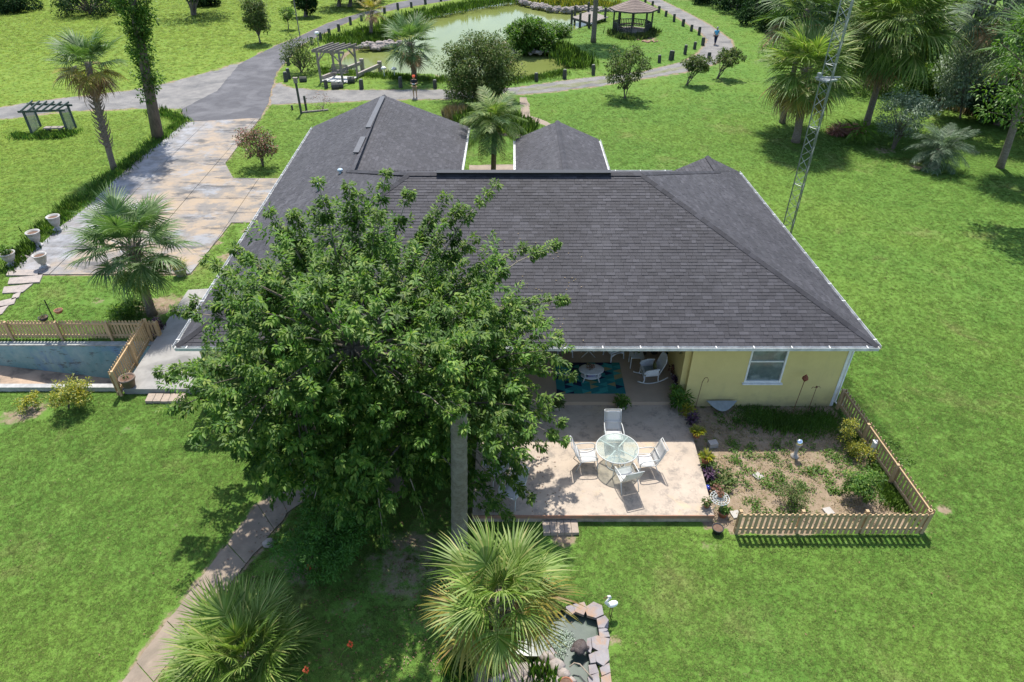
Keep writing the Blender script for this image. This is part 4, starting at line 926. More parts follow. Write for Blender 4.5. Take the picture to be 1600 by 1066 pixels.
strip_tufts('pergola_ground_plants','creeping green plants around the lattice pergola feet',GL([(30,214),(60,212),(90,214),(112,208)]),.35,2600,.4,m_leaf_big,.05)
strip_tufts('gazebo_plants','low plants around the gazebo foot',GL([(957,52),(970,59),(990,61),(1012,57),(1020,50)]),.4,2600,.6,m_leaf_oliv,.08)
strip_tufts('bed_wall_plants','green fern like plants along the yellow wall in the flower bed',[Vector((8.0,17.9,0)),Vector((9.3,17.5,0)),Vector((10.4,17.5,0)),Vector((11.3,17.2,0)),Vector((11.7,16.4,0))],.30,8000,.22,m_leaf_lime,.02)
strip_tufts('bed_fence_plants','low green plants in the lower right corner of the flower bed',GL([(1405,795),(1385,765),(1370,735)]),.22,2600,.2,m_grass_tall,.02)
strip_tufts('waterside_flower_border','yellow green flower border on the stone bank at the far side of the pond',GL([(815,-2),(850,3),(880,7),(930,8),(955,10)]),1.0,3500,.8,m_leaf_yel,.09)
strip_tufts('wood_edge_straw','dry straw coloured undergrowth along the edge of the wood',GL([(1450,160),(1490,168),(1530,176),(1590,190)]),.6,3500,.9,m_leaf_straw,.04)
strip_tufts('left_pond_undergrowth','bright weeds at the foot of the curved palm',GL([(545,64),(575,62),(600,58),(560,70)]),.9,3000,.7,m_grass_tall,.06)
# ---------------- the dark wood at the right
edge = GL([(1060,-16),(1085,3),(1130,22),(1180,42),(1215,62),(1290,92),(1340,128),(1400,146),(1470,165),(1540,190),(1620,214),(1800,262)])
wc, wr = [], []
for i in range(len(edge)-1):
    a, b2 = edge[i], edge[i+1]; d = b2-a; nrm_ = Vector((-d.y, d.x, 0)).normalized()
    if nrm_.x < 0: nrm_ = -nrm_
    L0 = d.length
    for k in range(int(L0*11)):
        f = random.random(); dep = random.random()**1.3*14; p = a+d*f+nrm_*(dep+.9*noise.noise((a+d*f)*.35)*2.4)
        hmax = min(15, .9+dep*3.4)+min(4.0,dep)*noise.noise(p*.22)
        if hmax < .6: continue
        z = hmax*(random.random()**.55)
        wc.append((p.x,p.y,max(.3,z))); wr.append(random.uniform(.7,1.25))
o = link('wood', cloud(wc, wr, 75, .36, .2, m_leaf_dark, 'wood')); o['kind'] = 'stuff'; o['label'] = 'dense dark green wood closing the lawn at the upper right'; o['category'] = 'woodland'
mb = MB()
for i in range(90):
    k = random.randrange(len(edge)-1); p = edge[k].lerp(edge[k+1], random.random())+Vector((random.uniform(1,3),random.uniform(2.5,12),0)); hgt = random.uniform(6,12)
    mb.tube([p, p+Vector((random.uniform(-.6,.6),0,hgt*.5)), p+Vector((random.uniform(-1,1),0,hgt))], [.2,.15,.07], 6)
o = link('wood_trunks', mkmesh('wood_trunks', mb.v, mb.f, m_bark)); o['kind'] = 'stuff'; o['label'] = 'dark trunks standing inside the wood'; o['category'] = 'trees'
mb = MB(); P0 = [p+Vector((2.5,4.5,0)) for p in edge]
for (bp, cp, rx, rz, m_, lb) in (((1500,185),(1510,118),2.6,2.8,m_leaf_silv,'pale grey green tree catching the light at the edge of the wood'),((1440,160),(1440,128),2.6,1.8,m_leaf_big,'mid green bush at the edge of the wood behind the wax myrtle'),((1392,140),(1400,112),2.4,1.7,m_leaf_dark,'dark rounded bush at the edge of the wood behind the tall palm'),((1545,190),(1560,150),2.4,2.0,m_leaf_dark,'dark bush at the edge of the wood near the right edge'),((1215,50),(1222,28),2.6,2.2,m_leaf_dark,'dark bush at the edge of the wood near the walking person')):
    bush_tree('wood_edge_bush', lb, 'bush', bp, cp, rx*.75, rz*.8, 90, 70, .22, m_, .08, clr=.25, zmin=.1)
# grass tufts on the lawns (instanced; nobody could count them)
def tuft_me(n, h, w_, m, name):
    mb = MB()
    for i in range(n):
        a = random.random()*2*pi; r = random.random()*.08; l = random.uniform(.7,1.8); p = Vector((cos(a)*r,sin(a)*r,0)); b_ = random.random()*2*pi; d = Vector((cos(b_)*l*.9,sin(b_)*l*.9,1)).normalized()*h*random.uniform(.6,1.1); s = Vector((-sin(b_),cos(b_),0))*w_
        mb.add([p-s,p+s,p+d*.6+s*.7,p+d*.6-s*.7,p+d-Vector((0,0,h*.15))], [(0,1,2,3),(3,2,4)])
    return mkmesh(name, mb.v, mb.f, m)
m_gt, nt, b, g = newmat('grass_blades')
c = lawn_color(nt, g.outputs['Position']); oi = _n(nt, 'ShaderNodeObjectInfo')
c = _bright(nt, c, _map(nt, oi.outputs['Random'], 0, 1, .6, 1.6)); c = _mix(nt, _map(nt, g.outputs['Random Per Island'], .86, .93, 0, .7), c, (.25,.22,.09))
c = _bright(nt, c, _map(nt, oi.outputs['Random'], 0, 1, 1.08, 1.08)); nt.links.new(_upn(nt, g, .8), b.inputs['Normal']); nt.links.new(c, b.inputs['Base Color']); b.inputs['Roughness'].default_value = .7; b.inputs['Specular IOR Level'].default_value = .1
tr = _n(nt, 'ShaderNodeBsdfTranslucent'); nt.links.new(_mix(nt, 1.0, c, (1.1,1.2,.6), 'MULTIPLY'), tr.inputs[0]); mx = _n(nt, 'ShaderNodeMixShader'); mx.inputs[0].default_value = .3
nt.links.new(b.outputs[0], mx.inputs[1]); nt.links.new(tr.outputs[0], mx.inputs[2]); nt.links.new(mx.outputs[0], nt.nodes['Material Output'].inputs[0])
HARD = [ASPH, GRAVL, GRAVR, DRIVE, PATH, PATIO, HOUSE, TERR, PIT, GPOND, POND]+SPATH
def scatter(name, x0, x1, y0, y1, n, sc, mesh, label, fade=None):
    x = rng.uniform(x0,x1,n); y = rng.uniform(y0,y1,n); v = abs(x) < 1.02*(y*.813+9.3)+2.5; x, y = x[v], y[v]
    bad = np.zeros(len(x), bool)
    for p in HARD: bad |= inpoly(x, y, p)
    ix = np.clip(np.searchsorted(xs, x), 0, nx-1); iy = np.clip(np.searchsorted(ys_g, y), 0, ny-1); di = dirt[iy*nx+ix]; zz = Z[iy*nx+ix]; tt = tall[iy*nx+ix]
    nz = np.array([noise.noise(Vector((a*1.6,b_*1.6,0))) for a, b_ in zip(x, y)])
    for f0, f1 in (fade or ()): bad |= rng.random(len(x)) > np.clip((y-f0)/(f1-f0), 0, 1)
    keep = (~bad) & ((di+nz*.45 < .38) | (rng.random(len(x)) < .06)) & (zz > -.3)
    x, y, zz, tt, nz = x[keep], y[keep], zz[keep], tt[keep], nz[keep]
    s = sc*(.6+.7*rng.random(len(x)))*(1+.7*tt)*(1+.3*nz)
    me = bpy.data.meshes.new(name); me.vertices.add(len(x)); me.vertices.foreach_set('co', np.stack([x,y,zz],1).astype(np.float32).ravel())
    a = me.attributes.new('sc','FLOAT','POINT'); a.data.foreach_set('value', s.astype(np.float32)); a = me.attributes.new('rz','FLOAT','POINT'); a.data.foreach_set('value', (rng.random(len(x))*6.28).astype(np.float32))
    o = link(name, me); o['kind'] = 'stuff'; o['label'] = label; o['category'] = 'grass'
    ng = bpy.data.node_groups.new(name, 'GeometryNodeTree'); ng.interface.new_socket('Geometry', in_out='INPUT', socket_type='NodeSocketGeometry'); ng.interface.new_socket('Geometry', in_out='OUTPUT', socket_type='NodeSocketGeometry')
    gi, gout = ng.nodes.new('NodeGroupInput'), ng.nodes.new('NodeGroupOutput'); ip = ng.nodes.new('GeometryNodeInstanceOnPoints'); 
    src = ng.nodes.new('GeometryNodeObjectInfo'); src.inputs[0].default_value = mesh
    m2p = ng.nodes.new('GeometryNodeMeshToPoints'); ng.links.new(gi.outputs[0], m2p.inputs[0]); ng.links.new(m2p.outputs[0], ip.inputs['Points']); ng.links.new(src.outputs['Geometry'], ip.inputs['Instance'])
    na = ng.nodes.new('GeometryNodeInputNamedAttribute'); na.inputs['Name'].default_value = 'sc'; nb = ng.nodes.new('GeometryNodeInputNamedAttribute'); nb.inputs['Name'].default_value = 'rz'
    ng.links.new(na.outputs[0], ip.inputs['Scale']); cx_ = ng.nodes.new('ShaderNodeCombineXYZ'); ng.links.new(nb.outputs[0], cx_.inputs[2]); ng.links.new(cx_.outputs[0], ip.inputs['Rotation'])
    ng.links.new(ip.outputs[0], gout.inputs[0]); md = o.modifiers.new('scatter','NODES'); md.node_group = ng
ys_g = ys
HOLD = []
def holder(me, nm):       # the tuft that is repeated stands on the lawn itself, one blade bunch among the others
    o = link(nm, me, None, (2.0+len(HOLD)*.3, 9.0, 0)); o['kind'] = 'stuff'; o['label'] = 'single tuft of lawn grass'; o['category'] = 'grass'; HOLD.append(o); return o
t1 = holder(tuft_me(18,.050,.0035,m_gt,'grass_tuft'),'grass_tuft')
scatter('lawn_grass_near', -30,30,4.5,26, int(390000*GQ), 1.0, t1, 'short green lawn grass around the patio and paths in the foreground', ((26,17),))
t2 = holder(tuft_me(16,.060,.006,m_gt,'grass_tuft'),'grass_tuft')
scatter('lawn_grass_middle', -50,50,15,60, int(440000*GQ), 1.0, t2, 'short green lawn grass beside and behind the house', ((15,24),(60,46)))
scatter('lawn_grass_far', -95,75,42,115, int(180000*GQ), 1.4, t2, 'rough green grass around the pond and on the meadow', ((42,56),))
# ================================================================ furniture and objects
m_terra = mat('terracotta', (.36,.15,.08), (.27,.115,.065), sc=8, rough=.8)
m_urn = mat('white_planter', (.48,.46,.43), (.33,.315,.29), sc=5, rough=.7, c3=(.30,.28,.25), sc3=3)
m_soilp = mat('potting_soil', (.10,.06,.04), (.16,.10,.07), sc=12, rough=.95, bump=.5, bsc=40)
m_blackp = mat('black_plastic', (.03,.03,.032), rough=.5)
m_alu = mat('white_powder_coat', (.52,.53,.51), (.46,.47,.45), sc=6, rough=.35)
m_wick = mat('white_wicker', (.60,.61,.62), (.46,.47,.48), sc=26, rough=.6, bump=.7, bsc=70)
m_turq = mat('turquoise_cushion', (.03,.26,.28), (.10,.36,.36), sc=4, rough=.8)
m_wood_w = mat('weathered_wood', (.27,.235,.20), (.19,.165,.14), sc=5, rough=.9, bump=.4, bsc=30, stretch=(1,1,.4))
m_wood_d = mat('dark_timber', (.055,.058,.05), (.09,.09,.075), sc=4, rough=.9, bump=.3)
m_stone = mat('rough_stone', (.34,.29,.25), (.24,.21,.19), sc=4, rough=.9, bump=.5, bsc=14, isl=.1)
# sling fabric, lets a little light through
m_sling, nt, b, g = newmat('white_sling_mesh'); b.inputs['Base Color'].default_value = (.56,.55,.53,1); b.inputs['Roughness'].default_value = .7
tr = _n(nt,'ShaderNodeBsdfTransparent'); mx = _n(nt,'ShaderNodeMixShader'); mx.inputs[0].default_value = .22
nt.links.new(b.outputs[0], mx.inputs[1]); nt.links.new(tr.outputs[0], mx.inputs[2]); nt.links.new(mx.outputs[0], nt.nodes['Material Output'].inputs[0])
m_tglass, nt, b, g = newmat('frosted_glass'); b.inputs['Base Color'].default_value = (.38,.45,.42,1); b.inputs['Roughness'].default_value = .18; b.inputs['Specular IOR Level'].default_value = .8
tr = _n(nt,'ShaderNodeBsdfTransparent'); tr.inputs[0].default_value = (.93,.97,.95,1); mx = _n(nt,'ShaderNodeMixShader'); nt.links.new(_map(nt, _noise(nt, g.outputs['Position'], 2.2, 4), .35,.65,.62,.86), mx.inputs[0])
nt.links.new(b.outputs[0], mx.inputs[1]); nt.links.new(tr.outputs[0], mx.inputs[2]); nt.links.new(mx.outputs[0], nt.nodes['Material Output'].inputs[0])
# ---------------- sling chairs round the glass table (a chair faces its own +Y)
def sling_chair(label, p, rz, group=None):
    t = thing('patio_chair', label, 'chair', p, rz, group); hw_ = .27
    st = lambda u, v: ((u-.5)*.50, -.22+.48*v, .40+.04*v*v-.05*sin(pi*v)*.6)
    mb = MB(); mb.grid(st, 4, 6, .006); part('seat', mb, m_sling, t, True)
    mb = MB(); mb.grid(lambda u, v: ((u-.5)*.50, -.23-.26*v-.05*sin(pi*v)-.06*max(0,v-.85), .40+.62*v), 4, 8, .006); part('backrest', mb, m_sling, t, True)
    for s in (-1, 1):
        mb = MB(); x = s*hw_
        mb.tube([(x,.28,.44),(x,.24,.44),(x,-.20,.39),(x,-.26,.42),(x,-.40,.70),(x,-.50,.98),(x,-.55,1.03)], .014, 8); part('side_rail', mb, m_alu, t, True)
        mb = MB(); mb.tube([(x,-.36,.62),(x*1.08,-.2,.66),(x*1.12,.10,.655),(x*1.12,.22,.63),(x*1.08,.28,.55),(x*1.05,.27,.42)], .016, 8); part('arm', mb, m_alu, t, True)
        mb = MB(); mb.tube([(x*1.05,.27,.43),(x*1.08,.30,.2),(x*1.08,.31,0)], .014, 8); part('leg', mb, m_alu, t, True)
        mb = MB(); mb.tube([(x,-.22,.40),(x*1.05,-.30,.2),(x*1.05,-.38,0)], .014, 8); part('leg', mb, m_alu, t, True)
    for y, z in ((-.55,1.03),(-.345,.66),(.28,.44)):
        mb = MB(); mb.tube([(-hw_,y,z),(hw_,y,z)], .013, 8); part('crossbar', mb, m_alu, t, True)
    return t
ZT = ZP
tp = G(964.5,700,ZT+.72)
t = thing('patio_table','round frosted glass patio table with white metal rim and base','table',(tp.x,tp.y,ZT))
mb = MB(); mb.lathe([(0,.712),(.655,.712),(.655,.72),(0,.72)], n=40); part('glass_top', mb, m_tglass, t)
mb = MB(); mb.tube([(.665*cos(a),.665*sin(a),.712) for a in np.linspace(0,2*pi,41)], .016, 8, False); part('rim', mb, m_alu, t, True)
for i in range(4):
    a = pi/4+i*pi/2+.12; d = Vector((cos(a),sin(a),0))
    mb = MB(); mb.beam(d*.10+Vector((0,0,.69)), d*.655+Vector((0,0,.70)), .035, .02); part('spoke', mb, m_alu, t)
    mb = MB(); mb.tube([d*.12+Vector((0,0,.69)), d*.10+Vector((0,0,.35)), d*.20+Vector((0,0,.06)), d*.29+Vector((0,0,.02))], .016, 8); part('leg', mb, m_alu, t, True)
mb = MB(); mb.tube([(.30*cos(a),.30*sin(a),.02) for a in np.linspace(0,2*pi,33)], .015, 8, False); mb.tube([(.12*cos(a),.12*sin(a),.35) for a in np.linspace(0,2*pi,25)], .01, 6, False); part('base_ring', mb, m_alu, t, True)
sling_chair('white sling chair behind the glass table, nearest the porch', (tp.x+.02,tp.y+.92,ZT), pi)
sling_chair('white sling chair at the left of the glass table', (tp.x-.92,tp.y-.02,ZT), -pi/2+.05)
sling_chair('white sling chair at the right of the glass table', (tp.x+.90,tp.y-.22,ZT), pi/2+.15)
sling_chair('white sling chair in front of the glass table with its back to the lawn', (tp.x+.20,tp.y-.84,ZT), .28)
q = G(800,782,ZT); sling_chair('white reclining patio chair in the shade of the tree at the left of the patio', q, 2.6)
q = G(775,745,ZT); sling_chair('white patio chair half hidden under the tree branches behind the three small pots', q, 2.2)
# ---------------- generic pots and plants
def pot_mb(r, h, style='pot'):
    mb = MB()
    if style == 'urn': mb.lathe([(r*.75,0),(r*.78,h*.06),(r*.55,h*.10),(r*.38,h*.2),(r*.36,h*.28),(r*.62,h*.42),(r*.86,h*.72),(r*.92,h*.9),(r*1.05,h*.94),(r*1.05,h),(r*.88,h),(r*.84,h*.88),(0,h*.86)], n=22)
    elif style == 'bowl': mb.lathe([(r*.4,0),(r*.75,h*.25),(r,h*.8),(r*1.04,h),(r*.93,h),(r*.88,h*.85),(0,h*.82)], n=20)
    else: mb.lathe([(r*.68,0),(r*.72,h*.02),(r*.95,h*.82),(r*1.06,h*.82),(r*1.06,h),(r*.93,h),(r*.9,h*.88),(0,h*.86)], n=20)
    return mb
def potted(label, p, r, h, pm, leaf=None, fr=.2, fz=.2, n=160, L=.1, W=.04, style='pot', name='potted_plant', cat='potted plant', strap=0):
    t = thing(name, label, cat, p); part('pot', pot_mb(r, h, style), pm, t, True)
    mb = MB(); mb.lathe([(0,h*.90),(r*.88,h*.885)], n=16); part('soil', mb, m_soilp, t)
    if leaf is not None:
        if strap:
            a = rng.random(n)*2*pi; P = np.stack([np.cos(a)*.03,np.sin(a)*.03,np.full(n,h*.9)],1); D = np.stack([np.cos(a)*rng.uniform(.3,1.2,n),np.sin(a)*rng.uniform(.3,1.2,n),np.full(n,.8)],1); N = np.stack([-np.cos(a),-np.sin(a),np.ones(n)],1)
            me = leafmesh('foliage', P, D, N, L*(.6+.6*rng.random(n)), np.full(n,W), leaf, .35)
        else: me = cloud([(random.uniform(-.5,.5)*fr,random.uniform(-.5,.5)*fr,h+fz*random.uniform(.2,.8)) for _ in range(7)], fr*.75, n//7, L, W, leaf, 'foliage')
        o = link('foliage', me, t)
    return t
# urn planters along the driveway
for px, py, r, h, lb, lf in ((91,359,.32,.78,'white pedestal planter furthest along the driveway border',None),(60,384,.32,.78,'white pedestal planter second from the far end of the driveway border',None),(70,418,.30,.70,'white pedestal planter beside the stones at the driveway corner',None),(19,414,.34,.66,'white planter with a leafy plant at the left edge by the driveway steps',m_leaf_big)):
    potted(lb, G(px,py,.05), r, h, m_urn, lf, .3,.3,200,.14,.06,'urn','pedestal_planter','planter')
potted('white tub planter with yellowish plant beside the bushy palm', G(284,430,.0), .30,.42, m_urn, m_leaf_yel,.28,.3,260,.2,.03,name='tub_planter',cat='planter')
potted('brown tub with a twiggy plant by the gate fence on the grey terrace', G(203,603,.25), .27,.40, mat('brown_tub',(.20,.15,.12),(.14,.11,.09),rough=.8), m_leaf_oliv,.15,.3,24,.12,.04)
mb = MB(); 
for i in range(9): mb.box((0,0,0),(.001,.001,.001)) if 0 else None
# porch edge
potted('white pot with green and reddish plant on the patio left of the porch rug', G(870,640,ZT), .19,.24, m_urn, m_leaf_oliv,.22,.22,260,.11,.045,'bowl')
potted('white pot with red flowering plant on the patio in front of the rug corner', G(971,639,ZT), .2,.22, m_urn, m_leaf_big,.26,.28,300,.11,.05,'bowl')
pr = kids(bpy.data.objects['potted_plant.002'])
q = G(971,632,ZT+.3); single('red_flowers', MB(), m_leaf_red, 'reddish brown flower heads over the pot in front of the rug corner', 'flowers', q) if 0 else None
row = [(1060,636,.2,.2,m_urn,m_leaf_big,.3,.35,320,.22,.05,'white bowl with dark green strappy plant where patio meets the yellow wall'),
 (1072,648,.13,.15,m_terra,m_leaf_yel,.22,.2,180,.16,.04,'yellow green plant at the patio corner below the white bowl'),
 (1080,662,.13,.15,m_blackp,m_leaf_purp,.2,.22,180,.12,.05,'dark purple leaved plant between the two yellow plants on the patio edge'),
 (1088,682,.15,.2,m_terra,m_leaf_yel,.28,.3,220,.26,.05,'bright yellow strap leaved croton at the edge of the house shadow'),
 (1102,722,.16,.24,m_terra,m_leaf_yel,.2,.25,90,.26,.05,'terracotta pot with yellow leaved plant on the sunny patio edge'),
 (1108,748,.13,.14,m_blackp,m_leaf_purp,.22,.24,220,.12,.05,'purple leaved plant on the patio edge below the terracotta pot'),
 (1118,770,.12,.16,m_terra,m_leaf_red,.16,.16,120,.1,.04,'terracotta pot of reddish plant behind the white wire table'),
 (1104,792,.10,.14,m_terra,m_leaf_oliv,.12,.2,100,.1,.04,'small pot with olive plant left under the white wire table'),
 (1129,806,.15,.20,m_terra,m_leaf_lime,.16,.16,160,.1,.05,'terracotta pot with light green plant right of the white wire table'),
 (1120,832,.16,.22,m_blackp,None,.1,.1,0,.1,.1,'empty black plastic pot on the grass below the patio corner')]
for i, (px,py,r,h,pm,lf,fr,fz,n,L,W,lb) in enumerate(row):
    potted(lb, G(px,py,ZT if i in (0,1,4) and px < 1104 else .0 if px > 1104 else ZT), r,h,pm,lf,fr,fz,n,L,W,'bowl' if i == 0 else 'pot',strap=1 if i in (3,4) else 0)
q = G(1118,744,0); t = thing('groundcover_plant','trailing green plants in the bed right of the purple plant','plant',q); o = link('foliage', cloud([(random.uniform(-.3,.4),random.uniform(-1.0,.7),.12) for _ in range(16)], .2, 40, .12,.06, m_leaf_oliv,'foliage'), t)
q = G(1107,757,ZT); mb = MB(); mb.ball((0,0,.14),.10,14); o = single('glass_ball', mb, mat('blue_glass',(.02,.04,.30),rough=.1,spec=.8),'small dark blue glass ball among the pots on the patio edge','ornament',(q.x,q.y,0.0),smooth=True)
# white wire plant table
q = G(1119,800,0); t = thing('wire_table','small round white wire plant table at the patio corner','table',(q.x,q.y,0))
mb = MB(); 
for r in (.28,.2,.12): mb.tube([(r*cos(a),r*sin(a),.62) for a in np.linspace(0,2*pi,25)], .009, 5, False)
for a in np.linspace(0,2*pi,17)[:-1]: mb.tube([(0,0,.62),(.28*cos(a),.28*sin(a),.62)], .006, 4, False)
part('table_top', mb, m_alu, t)
for i in range(4):
    a = i*pi/2+.5; mb = MB(); mb.tube([(.24*cos(a),.24*sin(a),.62),(.10*cos(a),.10*sin(a),.3),(.26*cos(a),.26*sin(a),0)], .010, 5); part('leg', mb, m_alu, t)
qq = G(1119,778,.64); potted('little terracotta pot standing on the white wire table', (q.x+.02,q.y+.05,.63), .09,.13, m_terra, m_leaf_red,.09,.1,60,.07,.03)
# white block by the bed corner
q = G(1113,697,0); mb = MB(); mb.box((0,0,.09),(.30,.22,.18),.2); single('white_block', mb, m_conc, 'pale concrete block at the corner between patio and flower bed','block',q)
# three ring pots under the tree
for px, py, lb in ((755,797,'left of the three small stone pots near the patio left corner'),(765,792,'middle and rearmost of the three small stone pots near the patio left corner'),(775,797,'right of the three small stone pots near the patio left corner')):
    potted(lb, G(px,py,ZT), .10,.13, mat('stone_pot',(.36,.33,.29),(.27,.25,.22),rough=.9), name='stone_pot', cat='pot')
# ---------------- porch furniture
ZF = .45
# rug of triangles (flat print)
r0, r1, r2, r3 = G(866,567,ZF), G(969,567,ZF), G(978,615.5,ZF), G(872,615.5,ZF)
t = thing('rug','rug printed with teal, navy and olive triangles under the wicker coffee table','rug',(r0.x,r3.y,ZF+.004))
wd, dp = r2.x-r0.x, r0.y-r3.y
cols = {'teal': (.02,.17,.18), 'aqua': (.04,.28,.26), 'navy': (.01,.016,.05), 'olive': (.26,.24,.11), 'sea': (.02,.17,.15)}
names = ['teal','aqua','sea','navy','olive','teal','aqua','sea','teal','navy']
mbs = {k: MB() for k in cols}
nx_, ny_ = 8, 7; tw_ = wd/nx_; th_ = dp/ny_
for i in range(nx_*2):
    for j in range(ny_):
        pass
random.seed(5)
for i in range(nx_):
    for j in range(-1, ny_*2):
        # triangles pointing right / left in columns
        x0_, x1_ = i*tw_, (i+1)*tw_; yc = j*th_*.5+(.0 if i % 2 else th_*.0)
        tri = [(x0_, j*th_/1-th_*.0), (x0_, (j+1)*th_), (x1_, (j+.5)*th_)] if j < ny_ else None
        tri2 = [(x1_, (j-.5)*th_), (x1_, (j+.5)*th_), (x0_, j*th_)] if j <= ny_ else None
        for tr_ in (tri, tri2):
            if not tr_: continue
            tt_ = [(x, min(max(y, 0), dp)) for x, y in tr_]
            a2 = abs((tt_[1][0]-tt_[0][0])*(tt_[2][1]-tt_[0][1])-(tt_[2][0]-tt_[0][0])*(tt_[1][1]-tt_[0][1]))
            if a2 < 1e-4: continue
            mb = mbs[random.choice(names)]; 
            if (tt_[1][0]-tt_[0][0])*(tt_[2][1]-tt_[0][1])-(tt_[2][0]-tt_[0][0])*(tt_[1][1]-tt_[0][1]) < 0: tt_ = tt_[::-1]
            mb.add([(x, y, .010) for x, y in tt_], [(0,1,2)])
random.seed(9)
mb = MB(); mb.box((wd/2,dp/2,.003),(wd,dp,.008)); rb = part('rug_backing', mb, mat('rug_teal',(.02,.16,.16),rough=.95), t)
for k, mb in mbs.items(): part('pattern', mb, mat('rug_'+k, cols[k], tuple(c*.8 for c in cols[k]), sc=20, rough=.95), t, label=k+' triangles of the rug')['kind'] = 'stuff'
# wicker coffee table
q = G(924,578,ZF+.42); t = thing('coffee_table','oval white wicker coffee table standing on the rug','table',(q.x,q.y,ZF+.012))
mb = MB(); mb.lathe([(0,.40),(.42,.40),(.46,.415),(.46,.435),(.42,.445),(0,.445)], n=32, sy=.72); part('table_top', mb, m_wick, t, True)
mb = MB(); mb.lathe([(0,.15),(.36,.15),(.38,.165),(.36,.18),(0,.18)], n=28, sy=.7); part('shelf', mb, m_wick, t, True)
for i in range(4):
    a = pi/4+i*pi/2; mb = MB(); mb.tube([(.36*cos(a),.26*sin(a),.41),(.33*cos(a),.24*sin(a),.2),(.43*cos(a),.32*sin(a),0)], .022, 8); part('leg', mb, m_wick, t, True)
mb = MB(); mb.lathe([(.05,0),(.13,.04),(.15,.06),(.13,.06),(0,.03)], n=16)
t2_ = single('fruit_bowl', mb, m_urn, 'shallow dish with dark flowers on the wicker coffee table', 'dish', (q.x-.05,q.y+.05,ZF+.46)); link('flowers', cloud([(0,0,.07)], .13, 90, .07,.04, m_leaf_red,'flowers'), t2_)
mb = MB(); mb.box((0,0,.02),(.3,.22,.04),.3); mb.box((.02,.01,.055),(.26,.2,.03),.1); single('magazines', mb, mat('blue_cover',(.08,.16,.30),(.30,.20,.30),sc=9,rough=.4),'stack of magazines on the lower shelf of the coffee table','magazines',(q.x-.02,q.y-.02,ZF+.193))
# wicker chairs
def wicker_chair(label, p, rz, rocker=False, cushion=None, name='wicker_armchair', hb=.95):
    t = thing(name, label, 'chair', p, rz); z0 = .06 if rocker else 0; sz = .40
    mb = MB(); mb.grid(lambda u, v: ((u-.5)*.54*(1-.1*v), .27-.52*v, sz-.02*sin(pi*v)+z0*0), 4, 4, -.05); part('seat', mb, m_wick, t)
    mb = MB()
    def back(u, v):
        a = (u-.5)*2.3; top = hb-.12*abs(u-.5)**2*6
        return (sin(a)*(.30+.03*v), -.22-.10*cos(a)-.20*v*(1 if rocker else .7), sz-.02+(top-sz)*v)
    mb.grid(back, 10, 8, .025); part('backrest', mb, m_wick, t)
    for s in (-1, 1):
        mb = MB(); mb.grid(lambda u, v: (s*(.30+.03*sin(pi*v)), -.22+.46*u, (sz-.02)+(.235-.05*u*u)*v), 5, 3, .03*s)
        mb.tube([(s*.31,-.26,.64),(s*.33,0,.64),(s*.32,.22,.60),(s*.30,.28,.50)], .035, 8); part('arm', mb, m_wick, t)
        for y in (.25,-.25):
            mb = MB(); mb.tube([(s*.27,y,sz),(s*.28,y*1.02,.2),(s*.29,y*1.12,z0)], .022, 8); part('leg', mb, m_wick, t)
        if rocker:
            mb = MB(); pts = [(s*.29,.5*k,.02+.34*(k*.5)**2*1.6) for k in np.linspace(-1.25,1.0,10)]; mb.tube(pts, .022, 8); part('rocker', mb, m_alu, t, True)
    mb = MB(); mb.grid(lambda u, v: ((u-.5)*.52, .27, sz-.04-(.12-.10*sin(pi*u))*v), 6, 2, .02); part('apron', mb, m_wick, t)
    if cushion:
        mb = MB(); mb.grid(lambda u, v: ((u-.5)*.46, .22-.44*v, sz+.03+.05*sin(pi*u)*sin(pi*v)), 6, 6, -.05); part('seat_cushion', mb, cushion, t, True)
        mb = MB(); mb.grid(lambda u, v: ((u-.5)*.42, -.22-.14*v+.06*sin(pi*u), sz+.08+.38*v), 6, 6, -.05); part('back_cushion', mb, cushion, t, True)
    return t
q = G(1003,600,ZF); q2 = G(1013,592,ZF)
rk = wicker_chair('white wicker rocking chair with a round cushion on the porch right of the rug', (q2.x,q2.y,ZF), pi/2+.12, True, None, 'rocking_chair', 1.12)
mb = MB(); mb.ball((0,-.17,.58),.15,14,(1,.4,1)); part('cushion', mb, mat('olive_cushion',(.16,.15,.06),(.10,.12,.05),rough=.9), rk, True)
mb = MB(); mb.box((0,.0,.425),(.42,.4,.035)); part('seat_pad', mb, mat('grey_striped_pad',(.25,.30,.31),(.16,.20,.21),sc=14,rough=.9,stretch=(3,.2,1)), rk)
q = G(884,560,ZF); wicker_chair('white wicker armchair with turquoise cushion behind the left end of the rug', (q.x,q.y+.35,ZF), pi-.1, False, m_turq)
q = G(960,566,ZF); wicker_chair('white wicker armchair with turquoise cushion behind the right end of the rug', (q.x,q.y+.35,ZF), pi+.45, False, m_turq)
q = G(919,557,ZF); t = thing('folding_tray_table','white folding table with crossed legs between the two wicker armchairs','table',(q.x,q.y+.1,ZF))
for s in (-1,1):
    for y in (-.16,.16):
        mb = MB(); mb.beam((-.26*s,y,0),(.26*s,y,.62),.03,.02); part('leg', mb, m_alu, t)
mb = MB(); mb.box((0,0,.64),(.6,.42,.03)); part('table_top', mb, m_alu, t)
q = G(984,577,ZF); t = thing('side_table','white square side table behind the rocking chair','table',(q.x+.25,q.y+.25,ZF))
mb = MB(); mb.box((0,0,.5),(.5,.45,.03)); part('table_top', mb, m_alu, t)
for sx_ in (-.23,.23):
    for sy_ in (-.2,.2): mb = MB(); mb.box((sx_,sy_,.245),(.03,.03,.49)); part('leg', mb, m_alu, t)
potted('plant on the white side table behind the rocking chair', (q.x+.2,q.y+.25,ZF+.516),.09,.14,m_urn,m_leaf_oliv,.13,.16,90,.08,.03)
